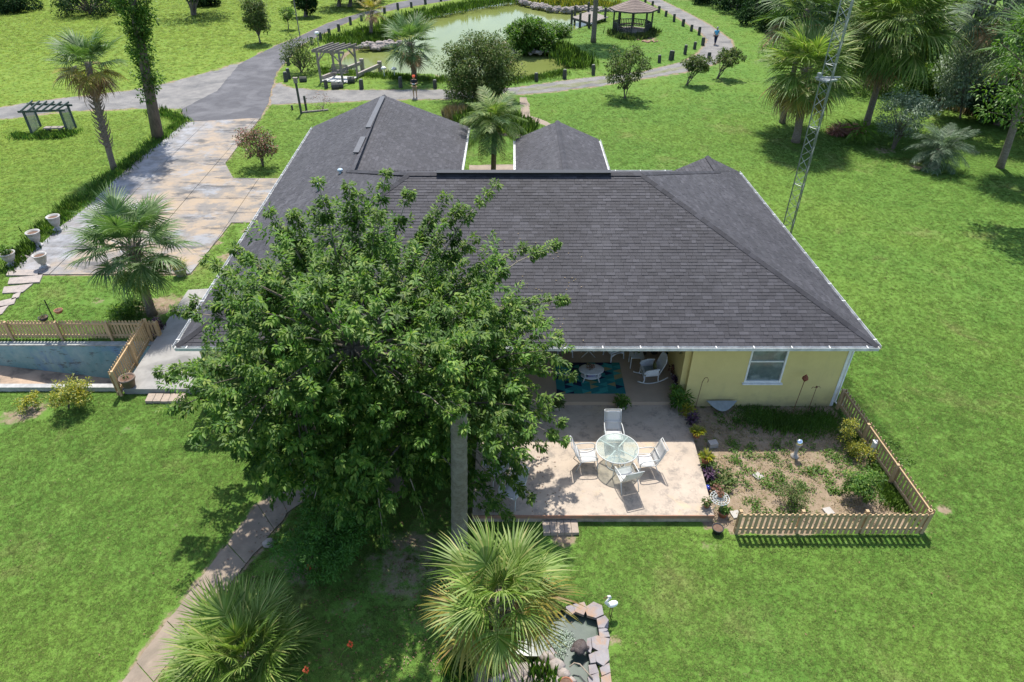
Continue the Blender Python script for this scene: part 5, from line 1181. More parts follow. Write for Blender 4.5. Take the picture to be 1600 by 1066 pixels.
for px, py, r, h, lf, lb in ((1052,588,.14,.2,m_leaf_red,'reddish potted plant against the porch side wall, highest of the row'),(1058,603,.15,.2,m_leaf_purp,'dark potted plant against the porch side wall in the middle of the row'),(1054,620,.13,.18,m_leaf_big,'potted plant at the front corner of the porch side wall')):
    potted(lb, G(px,py,ZF), r,h,m_urn,lf,.18,.3,200,.12,.05)
for px, py, lb in ((1004,553,'black pot with plant in the dark back corner of the porch, left of three'),(1022,552,'black pot with plant in the dark back corner of the porch, middle of three'),(1040,556,'black pot with plant in the dark back corner of the porch, right of three')):
    potted(lb, G(px,py,ZF), .16,.26,m_blackp,m_leaf_dark,.16,.25,160,.12,.05)
q = Vector((6.12,18.9,1.9)); t = thing('wall_planter','brown wicker planter with dry leaves hanging on the porch side wall','planter',q)
mb = MB(); mb.lathe([(.02,-.4),(.10,-.15),(.13,0)], n=10); part('basket', mb, mat('brown_wicker',(.20,.12,.06),(.14,.09,.05),rough=.9), t); link('foliage', cloud([(0,0,.1)], .17, 90, .1,.04, m_leaf_red,'foliage'), t)
# ---------------- flower bed objects
m_rust = mat('rusty_iron',(.12,.06,.04),(.18,.09,.05),sc=10,rough=.8)
q = G(1228,628); t = thing('garden_stake','brown diamond shaped bird house on a thin pole before the yellow wall','garden stake',(q.x,17.9,0)); z = GY(1234,592,17.9).z
mb = MB(); mb.tube([(0,0,0),(.06,0,z-.1)],.012,6); part('pole', mb, m_rust, t)
mb = MB(); mb.lathe([(0,z-.14),(.11,z),(.10,z+.05),(0,z+.2)], (.06,0,0), 8); part('bird_house', mb, mat('brown_clay',(.22,.07,.04),(.15,.05,.03),rough=.8), t)
q = G(1252,628); t = thing('garden_stake','thin iron flower stake right of the bird house','garden stake',(q.x,17.95,0)); mb = MB(); z = 1.15
mb.tube([(0,0,0),(.02,0,z),(.10,0,z+.08),(.16,0,z)],.010,6); mb.tube([(.02,0,z),(-.1,0,z+.05),(-.14,0,z-.02)],.010,6); mb.ball((.02,0,z+.05),.04,8); part('stem', mb, m_rust, t)
q = G(1077,622); t = thing('shepherd_hook','thin iron shepherd hook beside the porch corner','hook',(q.x+.05,18.1,0)); mb = MB(); mb.tube([(0,0,0),(.06,0,1.3),(.12,0,1.48),(.2,0,1.5),(.26,0,1.38),(.24,0,1.28)],.010,6); part('hook', mb, m_rust, t)
q = G(1123,634); mb = MB(); mb.grid(lambda u,v: (-.55+1.1*u, -.32*sin(pi*u)*v-.02, .28-.22*sin(pi*u)*v), 14, 3, .02); o = single('trough', mb, m_galv, 'half round white wire planter basket against the wall in the bed','planter',(q.x,18.2,0.1))
q = G(1241,714); t = thing('gazing_ball','silver gazing ball on a grey pedestal in the flower bed','garden ornament',q)
mb = MB(); mb.lathe([(.13,0),(.13,.05),(.06,.10),(.05,.4),(.09,.52),(.10,.56),(0,.56)], n=14); part('pedestal', mb, m_conc, t, True); mb = MB(); mb.ball((0,0,.66),.125,20); part('ball', mb, mat('mirror_ball',(.75,.78,.82),(.7,.73,.78),rough=.06,metal=1), t, True)
for px, py, lb in ((1184,745,'white stepping tile lying among weeds at the left of the bed'),(1294,800,'white stepping tile beside the front fence of the bed'),(1149,805,'pale square tile at the front left end of the picket fence')):
    q = G(px,py,0); mb = MB(); mb.box((0,0,.03),(.26,.26,.05),random.uniform(.2,.9)); single('stepping_tile', mb, m_conc, lb, 'tile', q)
bush_tree('rose_bush','dark green rose bush with few flowers in the flower bed','bush',(1350,782),(1350,757),.55,.42,70,60,.07,m_leaf_big,.015,stems=5,hollow=.1,clr=.28)
bush_tree('bed_shrub','pale green scraggly shrub in the middle of the flower bed','shrub',(1238,790),(1238,772),.5,.32,36,36,.06,m_leaf_oliv,.012,stems=5,hollow=.1)
bush_tree('bed_shrub','yellow flowered bush beside the white capped post in the bed','shrub',(1340,712),(1343,700),.42,.2,40,40,.06,m_leaf_yel,.012,stems=3,hollow=.1)
bush_tree('bed_shrub','tall thin yellow green stems above the yellow bush','shrub',(1326,700),(1328,672),.25,.5,20,36,.06,m_leaf_yel,.012,stems=3,hollow=.1)
wl = [G(x,y) for x,y in ((1150,715),(1165,705),(1210,720),(1245,775),(1170,745),(1195,760),(1260,735),(1285,745),(1300,705),(1270,690),(1320,720),(1215,700),(1180,790),(1310,770),(1360,730),(1120,740),(1130,760),(1230,665),(1150,660),(1200,655),(1380,700),(1390,730),(1240,800),(1220,755))]
cs = []; 
for p in wl:
    for _ in range(7): cs.append((p.x+random.gauss(0,.28),p.y+random.gauss(0,.22),.05))
o = link('bed_weeds', cloud(cs, .14, 42, .075,.04, m_leaf_lime,'bed_weeds',zs=.5)); o['kind'] = 'stuff'; o['label'] = 'patchy green weeds growing over the bare soil of the flower bed'; o['category'] = 'weeds'
cs = [(random.uniform(6.6,12.6),random.uniform(13.2,17.6),.02) for _ in range(300)]; bedp = [(p.x,p.y) for p in BED]
cs = [c for c in cs if inpoly(np.array([c[0]]),np.array([c[1]]),bedp)[0]]
o = link('dry_weeds', cloud(cs, .26, 34, .07,.018, m_leaf_straw,'dry_weeds',zs=.12)); o['kind'] = 'stuff'; o['label'] = 'dry straw and dead weeds strewn over the flower bed soil'; o['category'] = 'weeds'
# fallen leaves
def litter(name, x0, x1, y0, y1, n, zf, label, m):
    x = rng.uniform(x0,x1,n); y = rng.uniform(y0,y1,n); z = np.array([zf(a,b_) for a,b_ in zip(x,y)])+.012; a = rng.random(n)*6.28
    me = leafmesh(name, np.stack([x,y,z],1), np.stack([np.cos(a),np.sin(a),np.zeros(n)],1), np.tile([[0,0,1.]],(n,1)), np.full(n,.07), np.full(n,.03), m, .0); o = link(name, me); o['kind'] = 'stuff'; o['label'] = label; o['category'] = 'leaves'
litter('patio_leaf_litter', PATIO_X0, 1.5, PATIO_Y0, 17.5, 160, lambda a,b_: ZP, 'fallen leaves scattered on the shaded left part of the patio', m_leaf_red)
litter('roof_leaf_litter', -8, 2.5, 17.9, 22, 260, lambda a,b_: 3.1+(b_-17.73)*.4448+.015, 'fallen leaves lying on the shingles beside the big tree', m_leaf_straw)
litter('ground_leaf_litter', -7.5, -1.2, 8.0, 14, 1100, lambda a,b_: .04, 'dead leaves on the shaded ground under the big tree', m_leaf_red)
litter('lawn_leaf_litter', -16, 18, 7, 30, 260, lambda a,b_: .04 if not (-11.6<a<12.3 and b_>13) else -1, 'odd dead leaves lying about on the lawn', m_leaf_red)
# black hose
mb = MB(); mb.tube([G(x,y,.03) for x,y in ((1356,712),(1365,725),(1374,740),(1384,755),(1392,768))], .035, 8); single('black_hose', mb, m_blackp, 'black ribbed pipe lying along the right fence inside the bed','pipe',(0,0,0),smooth=True)
# ---------------- stepping slabs below patio and terrace
def pavers(label, pts, n, z=.10):
    a, b2, c2, d2 = [G(*p, z) for p in pts]; t = thing('brick_step', label, 'step', (a.x,a.y,0))
    for i in range(n):
        q = [a.lerp(b2,(i+.03)/n), a.lerp(b2,(i+.97)/n), d2.lerp(c2,(i+.97)/n), d2.lerp(c2,(i+.03)/n)]; mb = MB(); mb.prism(q, 0, z+random.uniform(-.008,.008)); part('brick', mb, m_pav, t, world=True)
m_pav = mat('grey_paver', (.34,.27,.21), (.26,.215,.175), sc=5, rough=.9, bump=.3, isl=.15)
pavers('row of five grey brown pavers forming a step below the patio edge', [(847,814),(902,812),(905,832),(849,833)], 5, .12)
pavers('row of pavers forming a step below the grey terrace', [(232,615),(292,615),(286,627),(226,627)], 5, .12)
# ---------------- egret, little pond
def bird(p, rz, label):
    t = thing('egret_statue', label, 'statue', p, rz); m_e = mat('white_plastic_bird',(.78,.78,.76),(.62,.62,.60),sc=9,rough=.5)
    mb = MB(); mb.ball((0,-.03,.50),.115,16,(.75,1.3,.7)); part('body', mb, m_e, t, True)
    mb = MB(); mb.tube([(0,.10,.55),(0,.18,.66),(0,.12,.76),(0,.05,.82),(0,.09,.89),(0,.15,.90)],[.05,.035,.028,.026,.032,.03],8); part('neck', mb, m_e, t, True)
    mb = MB(); mb.tube([(0,.15,.90),(0,.28,.87)],[.018,.004],6); part('beak', mb, m_rust, t)
    for s in (-.05,.05): mb = MB(); mb.tube([(s,-.02,.42),(s,.0,0)],.010,6); part('leg', mb, m_rust, t)
bird(G(953,962), 1.9, 'white egret statue on thin legs standing on the lawn right of the rock pond')
gp = thing('rock_pond','small garden pond edged with flat stones under the foreground palm','garden pond',G(880,1000))
m_flag = mat('flagstone', (.25,.235,.235), (.19,.165,.165), sc=2.4, rough=.8, bump=.3, bsc=18, isl=.3, c3=(.30,.19,.12), sc3=2.2)
m_gw = mat('dark_pond_water', (.060,.085,.065), (.08,.105,.085), sc=2, rough=.08, spec=.5, c3=(.10,.13,.10), sc3=1.2)
from mathutils.geometry import tessellate_polygon
P = [Vector((p.x,p.y,-.17)) for p in GPOND]; mb = MB(); mb.add(P, tessellate_polygon([P])); me = mkmesh('water', [v-Vector(gp.location) for v in map(Vector, mb.v)], mb.f, m_gw)
if me.polygons[0].normal.z < 0: me.flip_normals()
link('water', me, gp)
mb = MB(); k = len(GPOND); top = [(p.x,p.y,.03) for p in GPOND]; bot = [(p.x,p.y,-.5) for p in GPOND]
mb.add(top+bot, [(i,(i+1)%k,(i+1)%k+k,i+k) for i in range(k)]); part('basin_liner', mb, mat('black_liner',(.015,.017,.016),rough=.6), gp, world=True)
stones = [[(915,948),(928,941),(940,947),(944,960),(932,966),(918,962)],[(896,944),(912,940),(917,950),(912,960),(900,955)],[(884,946),(895,944),(900,954),(893,960),(884,956)],[(933,968),(945,962),(952,970),(950,980),(936,980)],[(937,983),(950,982),(953,994),(938,995)],[(925,997),(934,994),(952,997),(950,1012),(938,1018),(926,1010)],
 [(917,1000),(923,998),(925,1012),(922,1020),(916,1014)],[(930,1020),(949,1015),(951,1030),(943,1040),(932,1034)],[(920,1024),(929,1018),(931,1034),(922,1036)],[(936,1043),(951,1036),(953,1050),(940,1056)],[(918,1058),(934,1052),(936,1068),(922,1076)],[(938,1058),(953,1052),(956,1072),(940,1076)],
 [(918,1078),(936,1074),(940,1098),(920,1102)],[(862,1012),(868,1020),(862,1030),(854,1022)] ,[(790,985),(803,978),(806,992),(796,1002)],[(783,1005),(795,1004),(800,1016),(788,1022)],[(920,1040),(931,1038),(934,1050),(921,1054)]]
for s in stones:
    q = [G(x,y,.06)+Vector((random.uniform(-.015,.015),random.uniform(-.015,.015),0)) for x,y in s]; c = sum(q,Vector())/len(q)
    big = [c+(v-c)*1.06 for v in q]; mb = MB(); mb.prism(wob([Vector((v.x,v.y,0)) for v in big], .035, .07), -.03, random.uniform(.05,.085)); part('flagstone', mb, m_flag, gp, world=True)
for px, py, r in ((868,1042,.20),(855,1030,.16),(880,1055,.15),(843,1048,.2),(822,1052,.22),(800,1050,.2),(835,1068,.24),(812,1072,.25),(788,1038,.15),(862,1068,.2),(885,1072,.12),(893,1066,.1),(775,1060,.18),(905,1080,.16)):
    q = G(px,py); mb = MB(); mb.ball((q.x,q.y,.06),r,12,(1.1,.9,.65),.5); part('rock', mb, m_stone, gp, True, True)
t = thing('turtle_statue','dark carved turtle statue on the flat stones of the rock pond','statue',G(907,1012,.07),.6); m_tur = mat('dark_bronze',(.05,.038,.035),(.09,.07,.065),sc=20,rough=.55,bump=.8,bsc=30)
mb = MB(); mb.ball((0,0,.04),.20,18,(1,.85,.5),.35); part('shell', mb, m_tur, t, True); mb = MB(); mb.ball((-.21,.04,.06),.07,10,(1.2,.8,.8)); part('head', mb, m_tur, t, True)
for a in (.8,2.3,-.8,-2.3): mb = MB(); mb.ball((cos(a)*.17,sin(a)*.15,.02),.065,8,(1.2,.8,.5)); part('flipper', mb, m_tur, t, True)
cs = [tuple(G(x,y,-.12)) for x,y in ((872,1000),(866,1008),(878,1010),(860,996),(885,1002),(870,1018),(863,1013),(880,992),(852,1003),(876,1022),(890,997))]
o = link('water_plants', cloud(cs, .17, 90, .035,.03, leafmat('pale_water_plant',[(.18,.26,.17),(.30,.36,.28),(.45,.50,.44,1)],.2), 'water_plants', zs=.25)); tag(o,'pale floating water plants on the rock pond','water plants')
for (x,y,lb) in ((765,1040,'green strap leaved plant left of the rock pond under the palm'),(715,1050,'green plant in the shade left of the foreground palm trunk'),(845,1064,'small green plant between the pond rocks')):
    tuftclump('strap_plant', lb, 'plant', G(x,y), .35,.55,150,m_leaf_big,.035,.9)
potted('round brown clay pot at the bottom edge below the rock pond', G(884,1075), .16,.2, m_terra)
mb = MB(); mb.tube([G(770,1034,.1),G(778,1022,.35),G(790,1030,.4),G(792,1046,.2),G(775,1055,.1),G(768,1050,.08)], .018, 6); single('red_hose', mb, m_terra, 'looped orange brown hose by the palm trunk foot','hose',(0,0,0),smooth=True)
mb = MB(); mb.tube([G(x,y,.12) for x,y in ((890,1042),(897,1036),(906,1038),(915,1048),(926,1060))], .02, 6); single('pond_pipe', mb, m_twig, 'pale curved pipe resting over the stones at the lower edge of the rock pond','pipe',(0,0,0),smooth=True)
# stones beside the path
for px, py, lb in ((421,851,'white patterned stone in the shade beside the foreground path'),(488,760,'pale stone near the upper end of the foreground path')):
    mb = MB(); mb.ball((0,0,.07),.17,12,(1,.9,.7),.4); single('garden_stone', mb, m_stone, lb, 'stone', G(px,py), smooth=True)
q = G(327,640); t = thing('pinwheel_ornament','bright magenta round garden ornament on a stake near the terrace corner','garden ornament',q)
z = GY(325,621,q.y).z; mb = MB(); mb.tube([(0,0,0),(0,0,z)],.014,6); part('stake', mb, m_alu, t)
mb = MB(); mb.ball((0,0,z),.17,14,(1,1,.7)); part('ball', mb, mat('magenta',(.55,.01,.20),(.45,.01,.16),rough=.4), t, True)
# ---------------- shepherd pole with baskets
q = G(97,527); zt = GY(72,469,q.y).z
t = thing('plant_pole','black iron pole with two hooks beside the picket fence','pole',q); m_bl = mat('black_iron',(.012,.02,.016),rough=.5)
mb = MB(); mb.tube([(0,0,0),(0,0,zt)],.022,8); part('pole', mb, m_bl, t); mb = MB(); mb.tube([(0,0,zt-.25),(.2,0,zt-.1),(.36,0,zt-.2),(.36,0,zt-.3)],.010,6); mb.tube([(0,0,zt-.25),(-.15,-.1,zt-.1),(-.22,-.2,zt-.35)],.010,6); part('hook', mb, m_bl, t)
mb = MB(); mb.tube([(.36,0,zt-.28),(.36,0,zt-.45),(.5,0,zt-.47)],.006,4); mb.tube([(.36,0,zt-.45),(.22,0,zt-.47)],.006,4); mb.tube([(-.22,-.2,zt-.33),(-.22,-.2,zt-.6),(-.36,-.2,zt-.68)],.006,4); mb.tube([(-.22,-.2,zt-.6),(-.08,-.2,zt-.68)],.006,4); part('hanger_wire', mb, m_bl, t)
potted('terracotta hanging pot right of the black pole', (q.x+.36,q.y,zt-.62), .16,.16, m_terra, style='bowl', name='hanging_pot', cat='pot')
potted('black hanging pot with small plant left of the black pole', (q.x-.22,q.y-.2,zt-.85), .18,.18, m_blackp, m_leaf_oliv,.12,.1,60,.07,.03,style='bowl',name='hanging_pot',cat='pot')
# driveway corner steps and stones
st = thing('driveway_steps','worn stone steps leading down from the left corner of the driveway','steps',G(40,440))
for (pts, z1) in (([(14,424),(62,424),(60,432),(10,432)],.05),([(16,436),(68,431),(62,443),(14,446)],-.0+.04),([(8,450),(52,445),(36,458),(4,460)],.03),([(22,462),(34,456),(30,466),(18,470)],.025),([(0,472),(26,466),(22,476),(-6,484)],.025),([(-10,482),(14,478),(4,492),(-16,500)],.025)):
    mb = MB(); mb.prism(wob([G(*p) for p in pts], .06, .2), -.05, z1+.03); part('step', mb, m_stone, st, world=True)
for i, (px, py, r, lb) in enumerate(((38,405,.22,'brownish rock left of the driveway corner planter'),(44,396,.16,'small brown rock behind the driveway corner planters'),(66,424,.17,'grey rock at the foot of the corner planter'),(75,420,.16,'tan rock right of the corner planter foot'))):
    mb = MB(); mb.ball((0,0,.05),r,10,(1.2,.8,.7),.5); single('rock', mb, m_stone, lb, 'rock', G(px,py), smooth=True)
# ---------------- lattice pergola with bench
c4 = [G(51,211),G(107,209),G(119,200),G(64,198)]; zt = GY(33,176,c4[0].y).z; o0 = c4[0]
t = thing('lattice_pergola','dark green pergola with two lattice sides over a small bench','pergola',o0)
m_perg = mat('dark_green_paint',(.05,.075,.065),(.08,.10,.09),sc=5,rough=.7); m_lat = mat('grey_lattice',(.22,.25,.23),(.16,.18,.17),sc=6,rough=.8)
for c in c4: mb = MB(); mb.box((c.x-o0.x,c.y-o0.y,zt/2),(.12,.12,zt)); part('post', mb, m_perg, t)
rel = [c-o0+Vector((0,0,zt)) for c in c4]
for a, b2 in ((0,1),(3,2)):
    d = (rel[b2]-rel[a]).normalized()*.35; mb = MB(); mb.beam(rel[a]-d+Vector((0,0,.06)), rel[b2]+d+Vector((0,0,.06)),.06,.14); part('beam', mb, m_perg, t)
for i in range(6):
    k = i/5; a = rel[0].lerp(rel[1],k); b2 = rel[3].lerp(rel[2],k); d = (b2-a).normalized()*.3; mb = MB(); mb.beam(a-d+Vector((0,0,.19)), b2+d+Vector((0,0,.19)),.06,.12); part('rafter', mb, m_perg, t)
for a, b2 in ((0,3),(1,2)):
    mb = MB(); p, q = rel[a]-Vector((0,0,zt)), rel[b2]-Vector((0,0,zt)); n = 12; L = (q-p).length; ud = (q-p)/L
    for s in (-1,1):
        for i in range(-n, n*2):
            z0 = i*zt/n
            A = [0, z0]; B = [L, z0+s*L]
            # clip to 0..zt
            tt = []
            for v0, v1 in (((A[1]),(B[1])),): 
                lo, hi = 0.0, 1.0
                dv = v1-v0
                ta, tb = (0.1-v0)/dv, (zt-.05-v0)/dv
                lo, hi = max(0, min(ta,tb)), min(1, max(ta,tb))
            if hi-lo < .05: continue
            P_a = p+ud*(L*lo)+Vector((0,0,z0+s*L*lo)); P_b = p+ud*(L*hi)+Vector((0,0,z0+s*L*hi)); mb.beam(P_a+Vector((.012*s,0,0)), P_b+Vector((.012*s,0,0)), .008, .035)
    part('lattice_panel', mb, m_lat, t)
q = G(88,209); t = thing('stone_bench','small weathered bench under the lattice pergola','bench',q,.05); mb = MB(); mb.box((0,0,.44),(1.3,.45,.08)); part('seat', mb, m_wood_w, t)
for s in (-.42,.42): mb = MB(); mb.box((s,0,.2),(.14,.38,.4)); part('leg', mb, m_wood_w, t)
# ---------------- swing pergola at the pond
c4 = [G(502,129),G(536,131),G(559,122),G(524,120)]; o0 = c4[0]; zt = GY(497,82,c4[0].y).z
t = thing('swing_pergola','weathered grey timber pergola holding a bench swing by the pond','pergola',o0); rel = [c-o0 for c in c4]; Zv = Vector((0,0,zt))
for c in rel: mb = MB(); mb.box((c.x,c.y,zt/2),(.17,.17,zt)); part('post', mb, m_wood_w, t)
for a, b2 in ((0,1),(1,2),(2,3),(3,0)):
    d = (rel[b2]-rel[a]).normalized()
    if (a, b2) in ((0,1),(2,3)): mb = MB(); mb.beam(rel[a]+Zv-d*.45+Vector((0,0,.09)), rel[b2]+Zv+d*.45+Vector((0,0,.09)),.09,.2); part('beam', mb, m_wood_w, t)
    mb = MB(); mb.beam(rel[a]+Zv-Vector((0,0,.75)), rel[a]+Zv+d*.7-Vector((0,0,.02)),.09,.09); mb.beam(rel[b2]+Zv-Vector((0,0,.75)), rel[b2]+Zv-d*.7-Vector((0,0,.02)),.09,.09); part('brace', mb, m_wood_w, t)
for i in range(5):
    k = i/4; a = rel[0].lerp(rel[1],k)+Zv; b2 = rel[3].lerp(rel[2],k)+Zv; d = (b2-a).normalized()*.4; mb = MB(); mb.beam(a-d+Vector((0,0,.27)), b2+d+Vector((0,0,.27)),.08,.16); part('rafter', mb, m_wood_w, t)
mid = sum(rel, Vector())/4; rz = atan2((rel[1]-rel[0]).y, (rel[1]-rel[0]).x)
dk = thing('swing_deck','pale plank floor under the swing pergola','deck',(o0.x+mid.x,o0.y+mid.y,0),rz)
for i in range(9): mb = MB(); mb.box((-1.15+i*.29,0,.1),(.27,1.9,.05)); part('plank', mb, mat('pale_plank',(.50,.50,.47),(.38,.38,.35),sc=4,rough=.8) if i == 0 else bpy.data.materials['pale_plank'], dk)
sw = thing('bench_swing','grey slatted bench swing hanging in the pond pergola','swing',(o0.x+mid.x,o0.y+mid.y+.15,.2),rz)
for i in range(5): mb = MB(); mb.box((0,-.2+i*.1,.42),(1.5,.08,.03)); part('slat', mb, m_wood_w, sw)
for i in range(5): mb = MB(); mb.box((0,.27+i*.02,.5+i*.12),(1.5,.03,.09)); part('slat', mb, m_wood_w, sw)
for s in (-.75,.75): mb = MB(); mb.box((s,.02,.62),(.06,.5,.05)); mb.box((s,.32,.62),(.06,.05,.62)); part('arm', mb, m_wood_w, sw); mb = MB(); mb.tube([(s,-.1,.6),(s,0,zt-.1)],.012,5); part('chain', mb, m_blackp, sw)
# shore timbers and mooring posts
for a, b2, lb in (((505,126),(566,104),'left timber edging running from the pergola to the pond'),((559,122),(594,108),'right timber edging running from the pergola to the pond')):
    p, q = G(*a), G(*b2); t = thing('shore_timber', lb, 'timber', p); mb = MB(); mb.beam((0,0,.25), q-p+Vector((0,0,.35)), .22,.3); part('beam', mb, m_stone, t); mb = MB(); mb.box((q.x-p.x,q.y-p.y,.2),(.35,.35,1.0)); part('post', mb, m_stone, t)
# ---------------- bollards round the loop
bl = [(451,102),(447,127),(452,123),(510,138),(565,139),(626,137),(680,138),(488,70),(501,64),(515,55),(530,49),(548,39),(565,33),(601,21),(622,16),(643,12),(665,7),(689,2),(838,127),(882,123),(927,117),(1030,98),(1050,93),(1070,85),(1085,77),(1098,71),(1092,55),(1080,49),(1067,41),(1053,34),(1040,26),(1029,20),(1019,13),(1008,7),(1107,95),(1047,94)]
def bollard_me(i):
    mb = MB(); h = .66+.09*(i % 3); r = .17+.02*(i % 2); mb.lathe([(r*1.02,-.1),(r,0),(r*.97,h*.9),(r*.86,h),(0,h+.02)], n=10); return mkmesh('bollard', mb.v, mb.f, m_wood_d)
bm = [bollard_me(i) for i in range(3)]; m_lim = mat('lichen_grey_top',(.22,.22,.19),(.14,.14,.12),rough=.9)
capb = MB(); capb.lathe([(.145,.0),(.13,.03),(0,.035)], n=10); cme = mkmesh('top', capb.v, capb.f, m_lim)
for i, (px, py) in enumerate(bl):
    q = G(px,py); o = link('bollard', bm[i % 3], None, q); o.rotation_euler = (random.uniform(-.05,.05),random.uniform(-.05,.05),i); tag(o, *( ('short dark timber post in the line between the pond and the asphalt road','bollard','timber posts beside the asphalt road') if px < 475 or (py < 71 and px < 700) else ('short dark timber post between the gravel track and the near bank of the pond','bollard','timber posts along the near pond bank') if px < 940 else ('short dark timber post on the lawn side of the gravel curve near the gazebo','bollard','timber posts along the gravel curve by the gazebo'))); link('top', cme, o, (0,0,.68+.09*(i % 3)))
for px, py, r, lb in ((524,139,.3,'dark cut log lying beside the post left of the pergola deck'),(531,138,.25,'short dark log right of the larger cut log'),(549,130,.3,'dark log leaning at the right foot of the pergola'),(474,128,.25,'two weathered stumps left of the pergola')):
    q = G(px,py); mb = MB(); mb.tube([(-.3,0,r*.8),(.3,.1,r*.8)], [r,r*.9], 10); single('log', mb, m_wood_d, lb, 'log', q)
for px, py in ((601,121),(617,122)):
    q = G(px,py); t = thing('mushroom_light', 'left white mushroom shaped garden light by the pond' if px < 610 else 'right white mushroom shaped garden light by the pond','garden light',q); mb = MB(); mb.tube([(0,0,0),(0,0,.75)],.04,8); part('stem', mb, m_white, t); mb = MB(); mb.lathe([(.26,.72),(.22,.85),(.1,.93),(0,.95)],n=14); part('cap', mb, m_white, t, True)
q = G(499,78); zt = GY(496,53,q.y).z; t = thing('lamp_post','thin pale lamp post with a white cap behind the swing pergola','lamp post',q); mb = MB(); mb.tube([(0,0,0),(0,0,zt)],.05,8); part('pole', mb, m_galv, t); mb = MB(); mb.lathe([(.1,zt-.1),(.25,zt+.05),(.2,zt+.18),(0,zt+.22)],n=12); part('lamp_head', mb, m_white, t)
q = G(469,59); mb = MB(); mb.tube([(0,0,0),(0,0,9)],.06,8); single('utility_pole', mb, m_wood_w, 'very thin grey pole at the outer edge of the asphalt road','pole', q)
# signpost, low post, log on the grass
q = G(471,178); zt = GY(464,124,q.y).z; t = thing('signpost','weathered dark post with a small box top on the lawn below the gravel road','post',q); mb = MB(); mb.box((0,0,zt/2),(.14,.14,zt)); part('post', mb, m_wood_d, t); mb = MB(); mb.box((0,0,zt-.1),(.26,.2,.34)); mb.box((0,0,zt+.1),(.34,.28,.05)); part('box', mb, m_wood_w, t)
q = G(479,173); zt = GY(476,150,q.y).z; mb = MB(); mb.box((0,0,zt/2),(.14,.14,zt)); single('wooden_post', mb, m_wood_d, 'shorter wooden post right of the weathered signpost','post',q)
q = G(457,172); mb = MB(); mb.box((0,0,.18),(.12,.12,.36)); single('wooden_post', mb, m_wood_d, 'small stump post left of the weathered signpost','post',q)
p, q = G(472,177), G(513,173); mb = MB(); mb.beam((0,0,.06), q-p+Vector((0,0,.06)), .14,.12); single('timber', mb, m_wood_w, 'grey timber lying on the grass below the dry shrub','timber',p)
# rocks at curved palm and stone bank (countless small rubble)
def rubble(name, label, line, wd, n, r, parts=False):
    mb = MB()
    for i in range(n):
        k = random.random()*(len(line)-1); a = int(k); p = line[a].lerp(line[min(a+1,len(line)-1)], k-a); mb.ball((p.x+random.gauss(0,wd),p.y+random.gauss(0,wd*.6),random.uniform(-.1,.3)), r*random.uniform(.6,1.3), 6, (1.2,.9,.7), .5)
    o = link(name, mkmesh(name, mb.v, mb.f, m_stone)); o['kind'] = 'stuff'; o['label'] = label; o['category'] = 'rocks'
rubble('bank_rocks','heap of grey rocks on the pond bank below the curved palm',GL([(572,74),(590,73),(608,70)]),.5,90,.28)
rubble('bank_wall_stones','low stone wall along the far bank of the pond',GL([(800,-1),(830,8),(860,15),(885,17),(905,14),(960,19)]),.3,260,.28)
rubble('pond_spit_stones','stones at the waterline under the large pond shrub',GL([(790,70),(800,79),(830,82),(850,84)]),.3,50,.2)
# ---------------- gazebo and dock
q = G(987,51); R = 2.3; t = thing('gazebo','open timber gazebo with a low brown shingled roof beside the dock','gazebo',q,.2); Nn = 8; hp = 2.15
corner = [Vector((R*cos(2*pi*i/Nn+.39), R*sin(2*pi*i/Nn+.39), 0)) for i in range(Nn)]
mb = MB(); mb.prism([c*.98 for c in corner], 0, .25); part('floor', mb, m_wood_w, t)
for c in corner: mb = MB(); mb.box((c.x*.93,c.y*.93,.25+hp/2),(.14,.14,hp)); part('post', mb, m_wood_d, t)
m_gr = mat('brown_shingle',(.20,.155,.13),(.15,.12,.105),sc=5,rough=.9,bump=.4,isl=.15)
for i in range(Nn):
    a, b2 = corner[i]*1.18, corner[(i+1)%Nn]*1.18; mb = MB(); nrow = 9
    for k in range(nrow):
        k0, k1 = k/nrow, (k+1)/nrow+.01; P1, P2_ = a.lerp(Vector(),k0), b2.lerp(Vector(),k0); P3, P4 = b2.lerp(Vector(),min(1,k1)), a.lerp(Vector(),min(1,k1)); z0_, z1_ = .25+hp+.1+1.0*k0, .25+hp+.1+1.0*min(1,k1)
        mb.add([P1+Vector((0,0,z0_+.03)),P2_+Vector((0,0,z0_+.03)),P3+Vector((0,0,z1_)),P4+Vector((0,0,z1_)),P1+Vector((0,0,z0_-.01)),P2_+Vector((0,0,z0_-.01))],[(0,1,2,3),(4,5,1,0)])
    part('roof_panel', mb, m_gr, t)
    mb = MB(); mb.beam(a+Vector((0,0,.25+hp+.05)), b2+Vector((0,0,.25+hp+.05)),.05,.14); part('fascia', mb, m_wood_d, t)
    if i != 5:
        a, b2 = corner[i]*.93, corner[(i+1)%Nn]*.93; mb = MB(); mb.beam(a+Vector((0,0,1.1)), b2+Vector((0,0,1.1)),.08,.08); mb.beam(a+Vector((0,0,.4)), b2+Vector((0,0,.4)),.06,.06)
        for k in range(1,8): p = a.lerp(b2,k/8); mb.box((p.x,p.y,.75),(.06,.06,.7))
        part('railing', mb, m_wood_d, t)
for i in (0,1,2,3): 
    a, b2 = corner[i]*.72, corner[(i+1)%Nn]*.72; mb = MB(); mb.beam(a+Vector((0,0,.68)), b2+Vector((0,0,.68)),.4,.06); part('bench', mb, mat('red_brown_bench',(.16,.07,.05),rough=.8) if i == 0 else bpy.data.materials['red_brown_bench'], t)
for k in range(3): mb = MB(); e = corner[5].lerp(corner[6],.5); d = e.normalized(); rz_ = atan2(d.y,d.x); p = e*1.0+d*(.2+.26*k); mb.box((p.x,p.y,.2-.07*k),(.27,1.1,.06),rz_); part('step', mb, m_conc, t)
